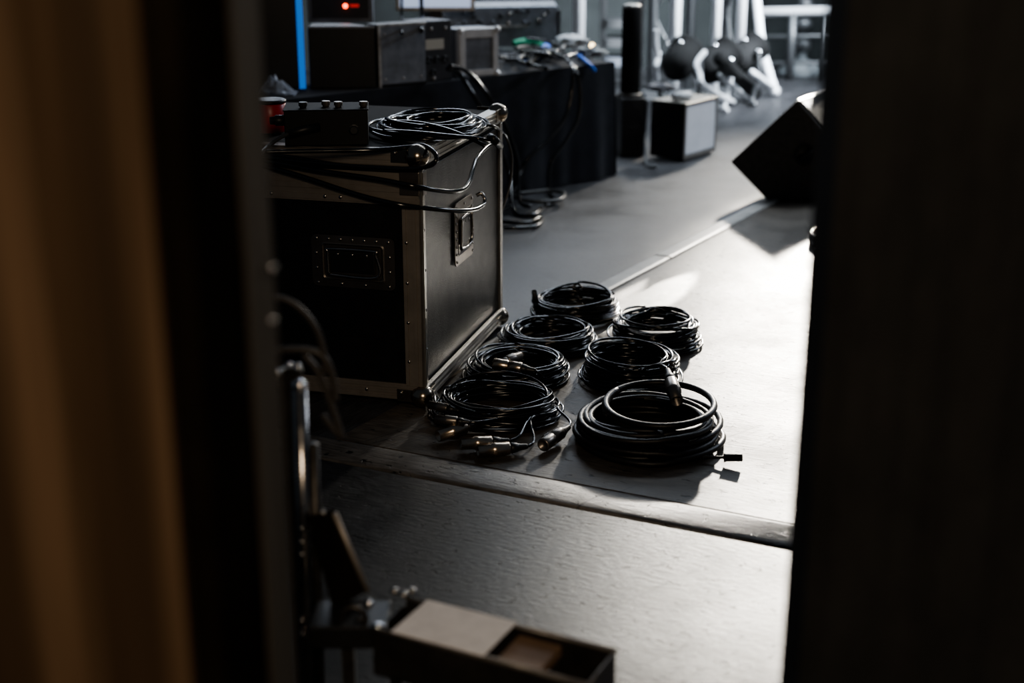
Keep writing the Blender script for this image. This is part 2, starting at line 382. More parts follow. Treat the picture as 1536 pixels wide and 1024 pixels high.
def handle(face, c, w, h):
    """recessed spring handle; face 'f' (front, plane local y=0) or 's' (side, plane local x=0); c = local (along, z)"""
    if face == 'f': F = CM @ Matrix.Translation((c[0], -0.001, c[1])) @ Matrix(((1, 0, 0, 0), (0, 0, -1, 0), (0, 1, 0, 0), (0, 0, 0, 1)))
    else: F = CM @ Matrix.Translation((0.001, c[0], c[1])) @ Matrix(((0, 0, 1, 0), (1, 0, 0, 0), (0, 1, 0, 0), (0, 0, 0, 1)))
    # F: x along face, y up, z outwards
    def rr(w, h, r, z, n=5):
        out = []
        for cx, cy, a0 in ((w / 2 - r, h / 2 - r, 0), (-w / 2 + r, h / 2 - r, 90), (-w / 2 + r, -h / 2 + r, 180), (w / 2 - r, -h / 2 + r, 270)):
            for k in range(n + 1):
                a = math.radians(a0 + 90 * k / n); out.append((cx + r * math.cos(a), cy + r * math.sin(a), z))
        return out
    rings = [rr(w, h, 0.014, 0), rr(w, h, 0.014, 0.0025), rr(w * 0.76, h * 0.72, 0.008, 0.0035), rr(w * 0.73, h * 0.68, 0.008, 0.0050), rr(w * 0.70, h * 0.64, 0.008, 0.0030), rr(w * 0.68, h * 0.61, 0.006, 0.0004)]
    b = B(); n = len(rings[0]); vs = [p for r in rings for p in r]; fs = []
    for i in range(len(rings) - 1):
        for k in range(n): fs.append((i * n + k, i * n + (k + 1) % n, (i + 1) * n + (k + 1) % n, (i + 1) * n + k))
    b.add(vs, fs, False, F)
    b.add([p for p in rings[-1]], [tuple(range(n))], False, F)
    d = obj('handle_dish', b, 'dish', case)
    b = []
    k = 7 if w > h else 3; k2 = 2 if w > h else 6
    for j in range(k):
        x = -w * 0.43 + w * 0.86 * j / (k - 1); b.append(((x, h * 0.43, 0.004), 0.0042, (1, 1, 0.5)))
        if j % 2 == 0: b.append(((x, -h * 0.43, 0.004), 0.0042, (1, 1, 0.5)))
    for j in range(1, k2 + 1):
        y = h * 0.43 - h * 0.86 * j / (k2 + 1)
        for sx in (-1, 1): b.append(((sx * w * 0.44, y, 0.004), 0.0042, (1, 1, 0.5)))
    studs('rivet', d, 'steel', b, F)
    b = B(); iw, ih = w * 0.58, h * 0.5
    path = [(-iw / 2, -ih / 2, 0.008), (-iw / 2, ih / 2 * 0.7, 0.010), (-iw / 2 * 0.9, ih / 2, 0.010), (iw / 2 * 0.9, ih / 2, 0.010), (iw / 2, ih / 2 * 0.7, 0.010), (iw / 2, -ih / 2, 0.008), (-iw / 2, -ih / 2, 0.008)]
    b.tube([F @ Vector(p) for p in smooth_path(path, 6)], 0.0035, 8)
    g = obj('grip', b, 'steel', case)
    b = B().box((-iw * 0.46, -ih * 0.40, 0.002), (iw * 0.46, ih * 0.42, 0.0075), F)
    obj('grip_pad', b, 'rubber', g, 0.002)
    studs('screw', g, 'steel', [((-iw * 0.3 + iw * 0.3 * j, ih * 0.30, 0.008), 0.004, (1, 1, 0.5)) for j in range(3)], F)
nf = CM.to_3x3() @ Vector((0, -1, 0)); ns = CM.to_3x3() @ Vector((1, 0, 0))
ic = CM.inverted()
c1 = ic @ at_plane(467, 350, FC, nf); c2 = ic @ at_plane(594, 436, FC, nf)
handle('f', ((c1.x + c2.x) / 2, (c1.z + c2.z) / 2), abs(c2.x - c1.x), abs(c1.z - c2.z))
c1 = ic @ at_plane(680, 290, FC, ns); c2 = ic @ at_plane(708, 390, FC, ns); c3 = ic @ at_plane(694, 298, FC, ns); c4 = ic @ at_plane(694, 391, FC, ns)
handle('s', ((c1.y + c2.y) / 2, (c3.z + c4.z) / 2), abs(c2.y - c1.y), abs(c3.z - c4.z))

# ================================================================== CABLES AND COILS
def plug(parent, p, d, s=1.0, m='nickel', female=False):
    """audio connector: d points from the boot towards the mating end, p = centre of the metal body"""
    W = align(p, d) @ Matrix.Scale(s, 4)
    if female: prof = [(0.0112, -0.030), (0.0125, -0.028), (0.0125, -0.004), (0.0110, -0.002), (0.0110, 0.0), (0.0128, 0.002), (0.0128, 0.028), (0.0118, 0.031), (0.009, 0.031), (0.009, 0.024)]
    else: prof = [(0.0105, -0.026), (0.0120, -0.024), (0.0128, -0.002), (0.0132, 0.0), (0.0132, 0.008), (0.0112, 0.010), (0.0112, 0.034), (0.0100, 0.034), (0.0098, 0.014)]
    b = B().lathe(prof, W, 20)
    o = obj('connector', b, m, parent)
    b = B().lathe([(0.0095, -0.026), (0.0105, -0.030), (0.0085, -0.040), (0.0072, -0.041), (0.0072, -0.044), (0.0062, -0.046), (0.0055, -0.056), (0.0040, -0.060)], W, 14)
    if not female:
        pass
    obj('boot', b, 'rubber', o)
    if female:
        b = B().box((-0.004, 0.0115, 0.004), (0.004, 0.0145, 0.020), W); obj('latch', b, 'steel', o, 0.0008)
    else:
        b = B()
        for k in range(3):
            a = 2 * PI * k / 3; b.tube([W @ Vector((0.005 * math.cos(a), 0.005 * math.sin(a), 0.012)), W @ Vector((0.005 * math.cos(a), 0.005 * math.sin(a), 0.028))], 0.0012 * s, 6)
        obj('pin', b, 'steel', o)
    return W @ Vector((0, 0, -0.058))

def coil_points(c, R, rin, turns, rad, H, seed, tilt=0.0, ecc=0.0, eang=0.0, jit=0.010, stretch=(1, 1), per=36, zfun=None):
    r = random.Random(seed)
    slots = []
    nz = max(1, int(H / (rad * 1.9)))
    for i in range(turns + 2):
        lev = min(nz - 1, int(i * nz / (turns + 1)))
        k_ = 1 - 0.16 * (lev / max(1, nz - 1)); rr = rin + (R * k_ - rin) * ((i * 0.618 + r.uniform(-.12, .12)) % 1.0)
        slots.append((rr, rad * 1.05 + lev * rad * 1.85 + r.uniform(0, rad * 0.6), r.uniform(-jit, jit), r.uniform(-jit, jit), r.uniform(0, 2 * PI), r.uniform(0, 1)))
    pts = []
    n = turns * per
    for i in range(n + 1):
        t = i / per; k = int(t); f = t - k; f = f * f * (3 - 2 * f)
        a, b_ = slots[min(k, turns)], slots[min(k + 1, turns + 1)]
        rr = a[0] * (1 - f) + b_[0] * f; z = a[1] * (1 - f) + b_[1] * f
        ox = a[2] * (1 - f) + b_[2] * f; oy = a[3] * (1 - f) + b_[3] * f
        ang = 2 * PI * t + seed
        rr *= 1 + ecc * math.cos(2 * (ang - eang)) + 0.02 * math.sin(3 * ang + seed + k * 0.7)
        tz = tilt * (0.5 + 0.5 * math.sin(ang + a[4])) * a[5]
        z += tz + 0.003 * math.sin(2 * ang + k)
        z = max(z, rad * 1.05)
        pts.append(Vector((c[0] + (rr * math.cos(ang)) * stretch[0] + ox, c[1] + (rr * math.sin(ang)) * stretch[1] + oy, c[2] + z)))
    return pts

def lead(start, sdir, join, jdir, per=14):
    a = Vector(start); d = Vector(join)
    L_ = (d - a).length
    b_ = a + Vector(sdir).normalized() * L_ * 0.35; c = d - Vector(jdir).normalized() * L_ * 0.35
    out = []
    for i in range(per + 1):
        t = i / per; out.append(a * (1 - t) ** 3 + b_ * 3 * t * (1 - t) ** 2 + c * 3 * t * t * (1 - t) + d * t ** 3)
    return out

def make_coil(label, cx, cy, rpx, R_in, turns, rad, H, seed, m='cable', plugs=(), tilt=0.02, zc=0.0, group=None, **kw):
    c = at_z(cx, cy, zc); e = at_z(cx + rpx, cy, zc); R = (e - c).length
    root = thing('cable_coil', label, 'cable', c, 0, group)
    pts = coil_points(c, R - rad, R * R_in, turns, rad, H, seed, tilt, **kw)
    b = B().tube(pts, rad, 7)
    for i, (px, py, z, px2, py2, z2, s, fem, pm) in enumerate(plugs):
        # plug body centre at pixel+height, pointing to the second pixel+height
        p = at_z(px, py, z); q = at_z(px2, py2, z2); d = (q - p).normalized()
        tail = plug(root, p, d, s, pm, fem)
        # nearest coil point in the tail direction
        j = min(range(len(pts) - 2), key=lambda k: (pts[k] - (tail - d * R * 0.7)).length + 2.0 * (abs(pts[k].z - c.z - H * 0.7)))
        t = (pts[j + 1] - pts[j]).normalized()
        if t.dot(-d) < 0: t = -t
        b.tube(lead(tail + d * 0.004, -d, pts[j], t), rad, 7)
    obj('cable', b, m, root)
    return root, c, R, pts

G1 = None
n_ = 'nickel'
# front left, thin cables with several plugs
make_coil('front left coil of thin black cable with four metal plugs, beside the case corner', 746, 624, 100, 0.62, 32, 0.0034, 0.050, 3, stretch=(1, 0.88),
          plugs=[(744, 674, 0.018, 715, 677, 0.018, 1.25, False, n_), (718, 664, 0.022, 690, 666, 0.022, 1.2, False, n_),
                 (681, 646, 0.024, 660, 653, 0.020, 1.25, False, n_), (660, 610, 0.045, 640, 606, 0.045, 0.9, False, 'dish'), (672, 630, 0.045, 650, 628, 0.045, 0.9, False, 'dish'),
                 (828, 658, 0.022, 808, 672, 0.018, 1.25, True, 'dish')], tilt=0.035, jit=0.016, ecc=0.05)
# front right, thick cable
root, c, R, pts = make_coil('big front right coil of thick dull black cable, a small plug sticking out', 969, 658, 122, 0.60, 18, 0.0078, 0.066, 5, m='thick',
          tilt=0.012, jit=0.010, ecc=0.03)
b = B()
ringp = []
for i in range(70):                                                        # the top loop that climbs over the rest
    a = 2 * PI * i / 60 + 2.4
    ringp.append(Vector((c.x + 0.030 + R * 0.66 * math.cos(a), c.y + 0.010 + R * 0.66 * math.sin(a), 0.084 + 0.008 * math.sin(a * 1.0 + 0.4) - (0.02 * max(0, i - 60) / 10))))
b.tube(ringp, 0.0085, 8)
obj('cable', b, 'thick', root)
pA = at_z(1030, 683, 0.012); pB = at_z(1088, 686, 0.016); pC = at_z(1113, 686, 0.020)
b = B().tube(smooth_path([pA, at_z(1060, 685, 0.012), pB], 6), 0.0036, 7); tl = obj('cable_tail', b, 'rubber', root)
d = (pC - pB).normalized()
b = B().lathe([(0.005, -0.004), (0.0105, -0.003), (0.0105, 0.0), (0.0092, 0.001), (0.0092, 0.036), (0.0080, 0.038)], align(pB, d), 14); obj('small_plug', b, 'rubber', tl)
# second row left
make_coil('coil of thin black cable with two metal plugs lying across its middle', 776, 566, 85, 0.58, 30, 0.0037, 0.050, 8,
          plugs=[(762, 549, 0.068, 738, 545, 0.071, 1.25, True, n_), (768, 538, 0.070, 790, 530, 0.064, 1.1, False, 'dish'), (803, 579, 0.03, 820, 584, 0.03, 0.8, True, 'worn_edge')], tilt=0.02)
# second row right
make_coil('coil of thin black cable whose dark plug hangs over the thick cable in front', 944, 568, 80, 0.66, 36, 0.0037, 0.070, 12,
          plugs=[(1010, 584, 0.105, 1016, 604, 0.090, 1.35, False, 'dish')], tilt=0.03)
# third row left / right
make_coil('flat coil of black cable in the third row, by the rear corner of the case', 824, 518, 78, 0.62, 30, 0.0037, 0.050, 21, tilt=0.02)
make_coil('rightmost coil of black cable, lying out on the bright floor', 982, 514, 71, 0.72, 32, 0.0038, 0.066, 27, tilt=0.03, jit=0.014)
# farthest
make_coil('farthest coil of black cable, with a plug standing up at its left', 864, 474, 72, 0.72, 32, 0.0038, 0.064, 33,
          plugs=[(803, 447, 0.060, 801, 436, 0.085, 0.75, False, 'rubber')], tilt=0.02)
# small ring of cable near the monitor
c = at_z(1254, 368); b = B()
ring2 = [Vector((c.x + 0.088 * math.cos(a), c.y + 0.10 * math.sin(a), 0.012 + k * 0.014 + 0.002 * math.sin(3 * a + k))) for k in range(3) for a in [2 * PI * j / 40 for j in range(40)]]
b.tube(ring2, 0.008, 8); tag(obj('cable_ring', b, 'cable', origin=c), 'small tight ring of black cable on the floor in front of the monitor speaker', 'cable')

# ---- cables on and over the case
ZT = CT + 0.002
def on_case(px, py, h=0.006): return at_z(px, py, ZT + h)
def off_front(px, py, o=0.02): return at_plane(px, py, FC + nf * o, nf)
root = thing('cable_coil', 'loose oval loops of black cable lying on top of the flight case', 'cable', at_z(640, 205, ZT))
c = at_z(648, 196, ZT)
pts = coil_points(c, 0.150, 0.080, 15, 0.0048, 0.034, 41, 0.014, stretch=(1.0, 1.30), jit=0.022)
b = B().tube(pts, 0.0045, 8); obj('cable', b, 'cable', root)
b = B()
for path in ([(575, 196, .02), (620, 198, .024), (680, 204, .030), (720, 208, .03), (738, 213, .012)], [(575, 183, .03), (620, 183, .036), (665, 192, .036), (700, 205, .03), (728, 219, .012)]):
    b.tube(smooth_path([at_z(x, y, ZT + h) for x, y, h in path], 8), 0.0045, 8)
obj('cable', b, 'cable', root)
b = B().tube(smooth_path([on_case(736, 206, .03), on_case(744, 212, .02), at_plane(750, 219, FC + ns * 0.02, ns)], 5), 0.010, 10); obj('connector', b, 'rubber', root)
# loop at the front edge of the lid
b = B()
path = [on_case(398, 232, .012), on_case(430, 226, .012), on_case(478, 226, .01), on_case(540, 228, .008), on_case(600, 223, .008), on_case(636, 219, .008), at_plane(652, 230, FC + ns * 0.014, ns)]
path = [on_case(398, 228, .008), on_case(440, 227, .008), on_case(500, 226, .008), on_case(560, 225, .008), on_case(610, 221, .008), on_case(634, 218, .010), off_front(651, 228, .012) , off_front(654, 240, .03), off_front(643, 249, .03), off_front(611, 253, .026), off_front(540, 250, .024), off_front(455, 243, .022), off_front(398, 236, .02)]
b.tube(smooth_path(path, 8), 0.0055, 10)
tag(obj('audio_cable', b, 'cable', origin=on_case(500, 226)), 'black cable looping around the front corner of the case lid', 'cable')
def yp(px, py, Y): return at_y(px, py, Y)
b = B()
path = [off_front(392, 240, .02), off_front(430, 247, .02), off_front(483, 257, .022), off_front(568, 269, .024), off_front(625, 280, .028), yp(672, 287, 3.24), yp(694, 284, 3.32), yp(704, 272, 3.40), yp(709, 255, 3.48), yp(716, 236, 3.56), yp(728, 222, 3.68), yp(742, 212, 3.80)]
b.tube(smooth_path(path, 8), 0.0062, 10)
tag(obj('audio_cable', b, 'cable', origin=off_front(483, 257, .02)), 'thick black cable sagging across the case front, then bending up to the rear lid corner', 'cable')
root = thing('audio_cable', 'lowest black cable sagging across the case front, its end by the side handle', 'cable', off_front(540, 300, .02))
b = B()
path = [off_front(392, 248, .02), off_front(430, 258, .02), off_front(469, 270, .022), off_front(540, 293, .022), off_front(600, 307, .028), yp(650, 313, 3.20), yp(690, 316, 3.28), yp(712, 314, 3.36), yp(722, 309, 3.42)]
b.tube(smooth_path(path, 8), 0.0062, 10); obj('cable', b, 'cable', root)
b = B().tube(smooth_path([yp(720, 311, 3.41), yp(726, 306, 3.44), yp(727, 298, 3.45), yp(722, 290, 3.45), yp(715, 293, 3.45)], 5), 0.005, 8); obj('hook', b, 'steel', root)
# more cables along the lid front from the left
b = B()
b.tube(smooth_path([off_front(392, 232, .012), off_front(440, 236, .014), off_front(500, 246, .014), off_front(560, 252, .012), off_front(600, 254, .010)], 8), 0.005, 8)
tag(obj('audio_cable', b, 'cable', origin=off_front(440, 236, .012)), 'short black cable along the front edge of the lid below the black box', 'cable')
# thin grey cable hanging down behind the back corner
root = thing('audio_cable', 'thin grey cable hanging down past the rear corner of the case', 'cable', yp(748, 190, 3.86))
b = B().tube(smooth_path([on_case(726, 186, .01), on_case(742, 190, .012), yp(752, 197, 3.93), yp(762, 212, 3.95), yp(768, 240, 3.96), yp(764, 280, 3.96), yp(754, 312, 3.94), yp(747, 330, 3.92)], 8), 0.0038, 8); obj('cable', b, 'grey_cable', root)
b = B().tube([yp(747, 328, 3.92), yp(745, 354, 3.90)], 0.0058, 10); obj('plug', b, 'rubber', root)

# ---- black box with knobs on the case
p0 = at_z(428, 221, ZT); p1 = at_z(553, 219, ZT); dv = (p1 - p0); Wb = dv.length; rz = math.atan2(dv.y, dv.x)
box = thing('switch_box', 'small black metal box with four knobs on top, on the flight case', 'audio box', p0, rz)
BM = WM[box.name]; Hb = 0.085; Db = 0.125
b = B().box((0, 0, 0.003), (Wb, Db, Hb), BM); obj('housing', b, mat('box_paint', (0.005, 0.005, 0.005), 0.55, spec=0.3), box, 0.002)
b = B().box((-0.002, -0.002, Hb), (Wb + 0.002, Db + 0.002, Hb + 0.003), BM); obj('top_plate', b, mat('box_top', (0.005, 0.005, 0.005), 0.7, spec=0.2), box, 0.001)
for px in (456, 490, 509, 547):
    x = ((px - 428) / 125.0) * Wb
    W = BM @ Matrix.Translation((x, 0.035 if px != 490 else 0.05, Hb + 0.003))
    b = B().lathe([(0.0075, 0), (0.0085, 0.002), (0.0085, 0.004), (0.0105, 0.005), (0.0105, 0.012), (0.0098, 0.014)], W, 12, False); obj('knob', b, 'dish' if px != 456 else 'rubber', box)
for x, z in ((Wb * 0.83, 0.040),):
    W = BM @ Matrix.Translation((x, 0, z)) @ Matrix.Rotation(PI / 2, 4, 'X'); b = B().lathe([(0.013, 0), (0.013, 0.003), (0.010, 0.004), (0.010, 0.012), (0.0085, 0.013)], W, 10, False); obj('jack_socket', b, 'rubber', box)
pl = thing('audio_cable', 'cable plugged into the front of the small black box', 'cable', p0 + Vector((0, -0.03, 0.03)))
pw = [BM @ Vector((Wb * 0.42, -0.004, 0.048)), BM @ Vector((Wb * 0.25, -0.014, 0.044)), BM @ Vector((Wb * 0.05, -0.026, 0.036))]
b = B().tube(pw, 0.010, 12, rad=[0.0105, 0.0105, 0.009]); obj('plug', b, 'rubber', pl)
b = B().tube(smooth_path([pw[2], at_z(418, 208, ZT + .028), at_z(400, 221, ZT + .015), at_z(385, 236, ZT + .01)], 8), 0.0048, 8); obj('cable', b, 'grey_cable', pl)
pl = thing('jack_plug', 'round black jack plug at the left end of the small black box', 'plug', BM @ Vector((-0.02, 0.03, 0.066)))
b = B().lathe([(0.004, -0.004), (0.013, -0.002), (0.013, 0.020), (0.010, 0.024), (0.009, 0.034), (0.006, 0.035)], align(BM @ Vector((-0.001, 0.03, 0.060)), BM.to_3x3() @ Vector((-1, -0.15, 0))), 14); obj('plug_body', b, 'rubber', pl)
# ---- red tin
q = at_z(406, 197, ZT); W = Matrix.Translation(q)
tin = thing('round_tin', 'small red round tin with a dark top beside the black box on the case', 'tin', q)
b = B().lathe([(0.040, 0.001), (0.042, 0.003), (0.042, 0.070), (0.040, 0.072)], W, 28); obj('tin_body', b, 'red', tin)
b = B().lathe([(0.038, 0.073), (0.043, 0.074), (0.043, 0.080), (0.039, 0.082), (0.030, 0.080)], W, 28); obj('lid', b, 'rubber', tin)

# ================================================================== DRAPED TABLE AND GEAR
TZ = 0.513
T0 = at_z(922, 93, TZ); T1 = at_z(380, 155, TZ); td = (T0 - T1).normalized(); tn = Vector((-td.y, td.x, 0))
tr = math.atan2(td.y, td.x)
tab = thing('draped_table', 'low table covered to the floor in black cloth behind the flight case', 'table', (T0.x, T0.y, 0), tr)
TM = WM[tab.name]
TL, TD = 2.4, 0.75
# cloth: top + skirt with soft folds, one mesh
b = B(); nx, nz = 160, 10
def skirt(p_a, p_b, nrm, n):
    vs = []; fs = []
    for i in range(n + 1):
        t = i / n; P_ = p_a.lerp(p_b, t); s_ = (p_b - p_a).length * t
        for k in range(nz + 1):
            z = TZ * (1 - k / nz); amp = 0.018 * (k / nz) ** 0.7
            o = 0.5 * amp * (math.sin(s_ * 14 + 1.3) + 0.6 * math.sin(s_ * 31 + k * 0.1) + 0.3 * math.sin(s_ * 53)) + 0.018 * (k / nz)
            q = P_ + nrm * o; vs.append((q.x, q.y, max(z, 0.004)))
    for i in range(n):
        for k in range(nz): a = i * (nz + 1) + k; fs.append((a, a + nz + 1, a + nz + 2, a + 1))
    b.add(vs, fs, True)
pa = TM @ Vector((-TL, 0, 0)); pb = TM @ Vector((0, 0, 0)); pc = TM @ Vector((0, TD, 0)); pd = TM @ Vector((-TL, TD, 0))
skirt(pa, pb, TM.to_3x3() @ Vector((0, -1, 0)), nx); skirt(pb, pc, TM.to_3x3() @ Vector((1, 0, 0)), 40); skirt(pc, pd, TM.to_3x3() @ Vector((0, 1, 0)), nx)
b.box((-TL, 0, TZ - 0.012), (0, TD, TZ), TM)
obj('tablecloth', b, 'drape', tab)
b = B().box((-TL + 0.02, 0.02, TZ - 0.05), (-0.02, TD - 0.02, TZ - 0.014), TM); obj('tabletop', b, 'dark_panel', tab)
for x in (-0.08, -TL + 0.08):
    for y in (0.08, TD - 0.08):
        b = B().box((x - 0.02, y - 0.02, 0), (x + 0.02, y + 0.02, TZ - 0.05), TM); obj('leg', b, 'dark_steel', tab)

def frame_box(px, py, z, rz):
    p = at_z(px, py, z); return p, Matrix.Translation(p) @ Matrix.Rotation(rz, 4, 'Z')
Z1 = TZ + 0.001
# tall black cabinet with a blue strip, left
p, W = frame_box(455, 133, Z1, math.radians(8))
t_ = thing('speaker_cabinet', 'tall black cabinet with a bright blue vertical strip on its right edge', 'speaker', p, math.radians(8))
b = B().box((-0.40, 0.01, 0), (-0.012, 0.30, 0.62), W); obj('cabinet', b, 'plastic', t_, 0.006)
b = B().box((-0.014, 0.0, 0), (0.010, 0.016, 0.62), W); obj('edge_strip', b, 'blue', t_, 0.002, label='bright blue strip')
# crumpled plastic
b = B(); pp = at_z(412, 143, Z1); vs = []; fs = []; nn = 16
for i in range(nn):
    for j in range(nn):
        x = (i / (nn - 1) - 0.5) * 0.17; y = (j / (nn - 1) - 0.5) * 0.10
        h = (0.075 * math.exp(-((x / 0.06) ** 2 + (y / 0.045) ** 2))) * (0.6 + 0.9 * abs(noise.noise(Vector((x * 30, y * 30, 2))))) + 0.012 * abs(noise.noise(Vector((x * 60, y * 60, 7))))
        vs.append((pp.x + x, pp.y + y - 0.01, pp.z + 0.002 + h))
for i in range(nn - 1):
    for j in range(nn - 1): a = i * nn + j; fs.append((a, a + 1, a + nn + 1, a + nn))
b.add(vs, fs); tag(obj('plastic_wrap', b, 'clear', origin=pp), 'crumpled clear plastic wrap on the left end of the draped table', 'plastic')
# black amplifier case, front face
p, W = frame_box(567, 133, Z1, math.radians(3))
amp = thing('equipment_case', 'wide plain black case on the draped table, worn along its top edge', 'case', p, math.radians(3))
b = B().prism([(-0.258, 0, 0), (-0.004, 0, 0), (-0.118, 0.172, 0), (-0.258, 0.172, 0)], (0, 0, 0.232), W); obj('case_body', b, 'plastic', amp, 0.005)
b = B().box((-0.255, -0.001, 0.226), (-0.004, 0.004, 0.2335), W); obj('worn_edge', b, 'grey_panel', amp)
p, W = frame_box(569, 132, Z1, math.radians(36))
amp = thing('amplifier', 'black box with scuffed grey front and pale worn edges, right of plain case', 'amplifier', p, math.radians(36))
b = B().box((0.004, 0.004, 0), (0.218, 0.10, 0.236), W); obj('housing', b, 'plastic', amp, 0.004)
b = B().box((0.012, 0.0, 0.010), (0.212, 0.006, 0.228), W); gp = obj('front_panel', b, 'grey_panel', amp, 0.006)
studs('screw', gp, 'worn_edge', [((x, 0.0, z), 0.005, (1, 0.5, 1)) for x, z in ((0.03, 0.20), (0.19, 0.20), (0.03, 0.03), (0.19, 0.03), (0.11, 0.03))], W)
b = B().box((0, -0.002, 0), (0.012, 0.006, 0.236), W).box((0, -0.001, 0.228), (0.218, 0.006, 0.238), W)
obj('worn_edge', b, 'worn_edge', amp, 0.002)
# rack with sockets
p, W = frame_box(633, 124, Z1, math.radians(40))
rk = thing('power_rack', 'black rack unit with sockets and a pale label, cables plugged into its front', 'rack', p, math.radians(40))
b = B().box((0.004, 0, 0), (0.150, 0.14, 0.235), W); obj('housing', b, 'dark_panel', rk, 0.004)
b = B().box((0.02, -0.002, 0.125), (0.11, 0.001, 0.165), W); obj('label_plate', b, 'label', rk)
for x, z in ((0.035, 0.085), (0.075, 0.085), (0.115, 0.085), (0.055, 0.035)):
    b = B().lathe([(0.014, 0), (0.014, 0.004), (0.011, 0.006), (0.008, 0.004)], W @ Matrix.Translation((x, 0, z)) @ Matrix.Rotation(PI / 2, 4, 'X'), 12); obj('socket', b, 'rubber', rk)
for x, z in ((0.05, 0.205), (0.12, 0.205), (0.06, 0.012)):
    b = B().sphere((x, -0.001, z), 0.007, 10, (1, 0.5, 1), W); obj('screw', b, 'worn_edge', rk)
# small silver-edged case
p, W = frame_box(690, 116, Z1, math.radians(30))
sc_ = thing('small_flight_case', 'small dark case with broad bright aluminium edges on the draped table', 'case', p, math.radians(30))
w_, h_, d_ = 0.178, 0.19, 0.16
b = B().box((0.003, 0.003, 0), (w_ - 0.003, d_, h_ - 0.003), W); obj('panel', b, 'grey_panel', sc_)
for lo, hi in (((0, -0.003, 0), (0.026, 0.006, h_)), ((w_ - 0.024, -0.003, 0), (w_, 0.006, h_)), ((0.026, -0.003, 0), (w_ - 0.024, 0.006, 0.026)), ((0.026, -0.003, h_ - 0.036), (w_ - 0.024, 0.006, h_)), ((0, 0.006, h_ - 0.004), (w_, 0.03, h_ + 0.002)), ((-0.002, 0.0, 0), (0.002, 0.03, h_))):
    b = B().box(lo, hi, W); obj('edge_extrusion', b, 'alu_bright', sc_, 0.002)
for x in (0.004, w_ - 0.004):
    for z in (0.006, h_ - 0.006):
        b = B().sphere((x, 0, z), 0.014, 10, mtx=W); obj('ball_corner', b, 'alu_bright', sc_)

# mixing desk on a stand behind
p = at_y(650, 52, 6.75); rz = math.radians(12)
mx = thing('mixing_desk', 'grey mixing desk seen from behind, its back full of knobs and plugs', 'mixing desk', (p.x, p.y, TZ), rz)
W = WM[mx.name]; Lm = (at_y(842, 45, 6.75) - p).length
zt = at_y(740, 12, 6.75).z - TZ
b = B().prism([(0, 0, 0.002), (0, 0, zt), (0, 0.08, zt + 0.02), (0, 0.36, 0.10), (0, 0.36, 0.002)], (Lm, 0, 0), W); desk = obj('desk_body', b, 'grey_panel', mx, 0.004)
r3 = random.Random(5)
for k in range(26):
    x = 0.04 + (Lm - 0.08) * r3.random(); z = zt * r3.uniform(0.55, 0.92)
    Wk = W @ Matrix.Translation((x, 0, z)) @ Matrix.Rotation(PI / 2, 4, 'X')
    b = B().lathe([(0.009, 0), (0.009, 0.012), (0.006, 0.014)], Wk, 8); obj('socket', b, ('steel', 'rubber', 'grey_panel', 'rubber')[k % 4], mx)
b = B().box((0.1, -0.012, zt * 0.50), (Lm - 0.15, 0.0, zt * 0.54), W); obj('ledge', b, 'worn_edge', mx)
b = B().box((-0.012, -0.006, 0.002), (0.0, 0.36, zt * 0.9), W); obj('side_cheek', b, 'dark_panel', mx)
b = B().box((Lm, -0.006, 0.002), (Lm + 0.012, 0.36, zt * 0.9), W); obj('side_cheek', b, 'dark_panel', mx)

# ---- cables, cloths on the table
def cab(path, r, m, label, name='audio_cable', cat='cable', group=None):
    pts = [Vector(p) for p in path]; b = B().tube(smooth_path(pts, 8), r, 8)
    return tag(obj(name, b, m, origin=pts[0]), label, cat, group)
def tz(px, py, h=0.01): return at_z(px, py, TZ + h)
cab([tz(812, 72, .03), tz(822, 66, .03), tz(818, 78, .02), tz(806, 88, .01), tz(788, 90, .01)], 0.010, 'blue_cable', 'thick blue cable curled on the draped table near the mixing desk')
cab([tz(866, 82, .01), tz(876, 90, .012), at_plane(884, 97, T0 - tn * 0.03, tn), at_plane(892, 106, T0 - tn * 0.03, tn)], 0.009, 'blue_cable', 'short blue cable end hanging over the right end of the draped table')
cab([tz(770, 66, .03), tz(785, 62, .04), tz(800, 63, .03), tz(815, 70, .02)], 0.016, 'green_cable', 'green cable bundle on the table in front of the mixing desk')
r4 = random.Random(9)
for i in range(9):
    x0 = r4.uniform(742, 800); y0 = r4.uniform(72, 96)
    path = [tz(x0 + k * r4.uniform(12, 22), y0 + r4.uniform(-9, 9), 0.008 + r4.uniform(0, 0.04)) for k in range(5)]
    cab(path, 0.009, ('cable', 'grey_cable')[i % 2], 'dark cable in the tangle right of the small silver-edged case', group='tangled dark cables on the draped table')
# cloth bundle
def lump(name, px, py, sx, sy, sz, m, label, cat, seed, base=TZ):
    c = at_z(px, py, base); b = B(); nn = 18; vs = []; fs = []
    for i in range(nn + 1):
        th = PI * i / nn
        for j in range(nn):
            ph = 2 * PI * j / nn; v = Vector((math.sin(th) * math.cos(ph), math.sin(th) * math.sin(ph), math.cos(th)))
            k = 1 + 0.7 * noise.noise(v * 2.2 + Vector((seed, 0, 0))) + 0.12 * noise.noise(v * 7 + Vector((0, seed, 0)))
            vs.append((c.x + v.x * sx * k, c.y + v.y * sy * k, max(base + 0.002, base + sz * 0.8 + v.z * sz * k)))
    for i in range(nn):
        for j in range(nn): a = i * nn + j; a2 = i * nn + (j + 1) % nn; fs.append((a, a2, a2 + nn, a + nn))
    b.add(vs, fs, True); return tag(obj(name, b, m, origin=c), label, cat)
lump('cloth_bundle', 855, 70, 0.080, 0.07, 0.030, 'white_cloth', 'crumpled white cloth on the far right end of the draped table', 'cloth', 3)
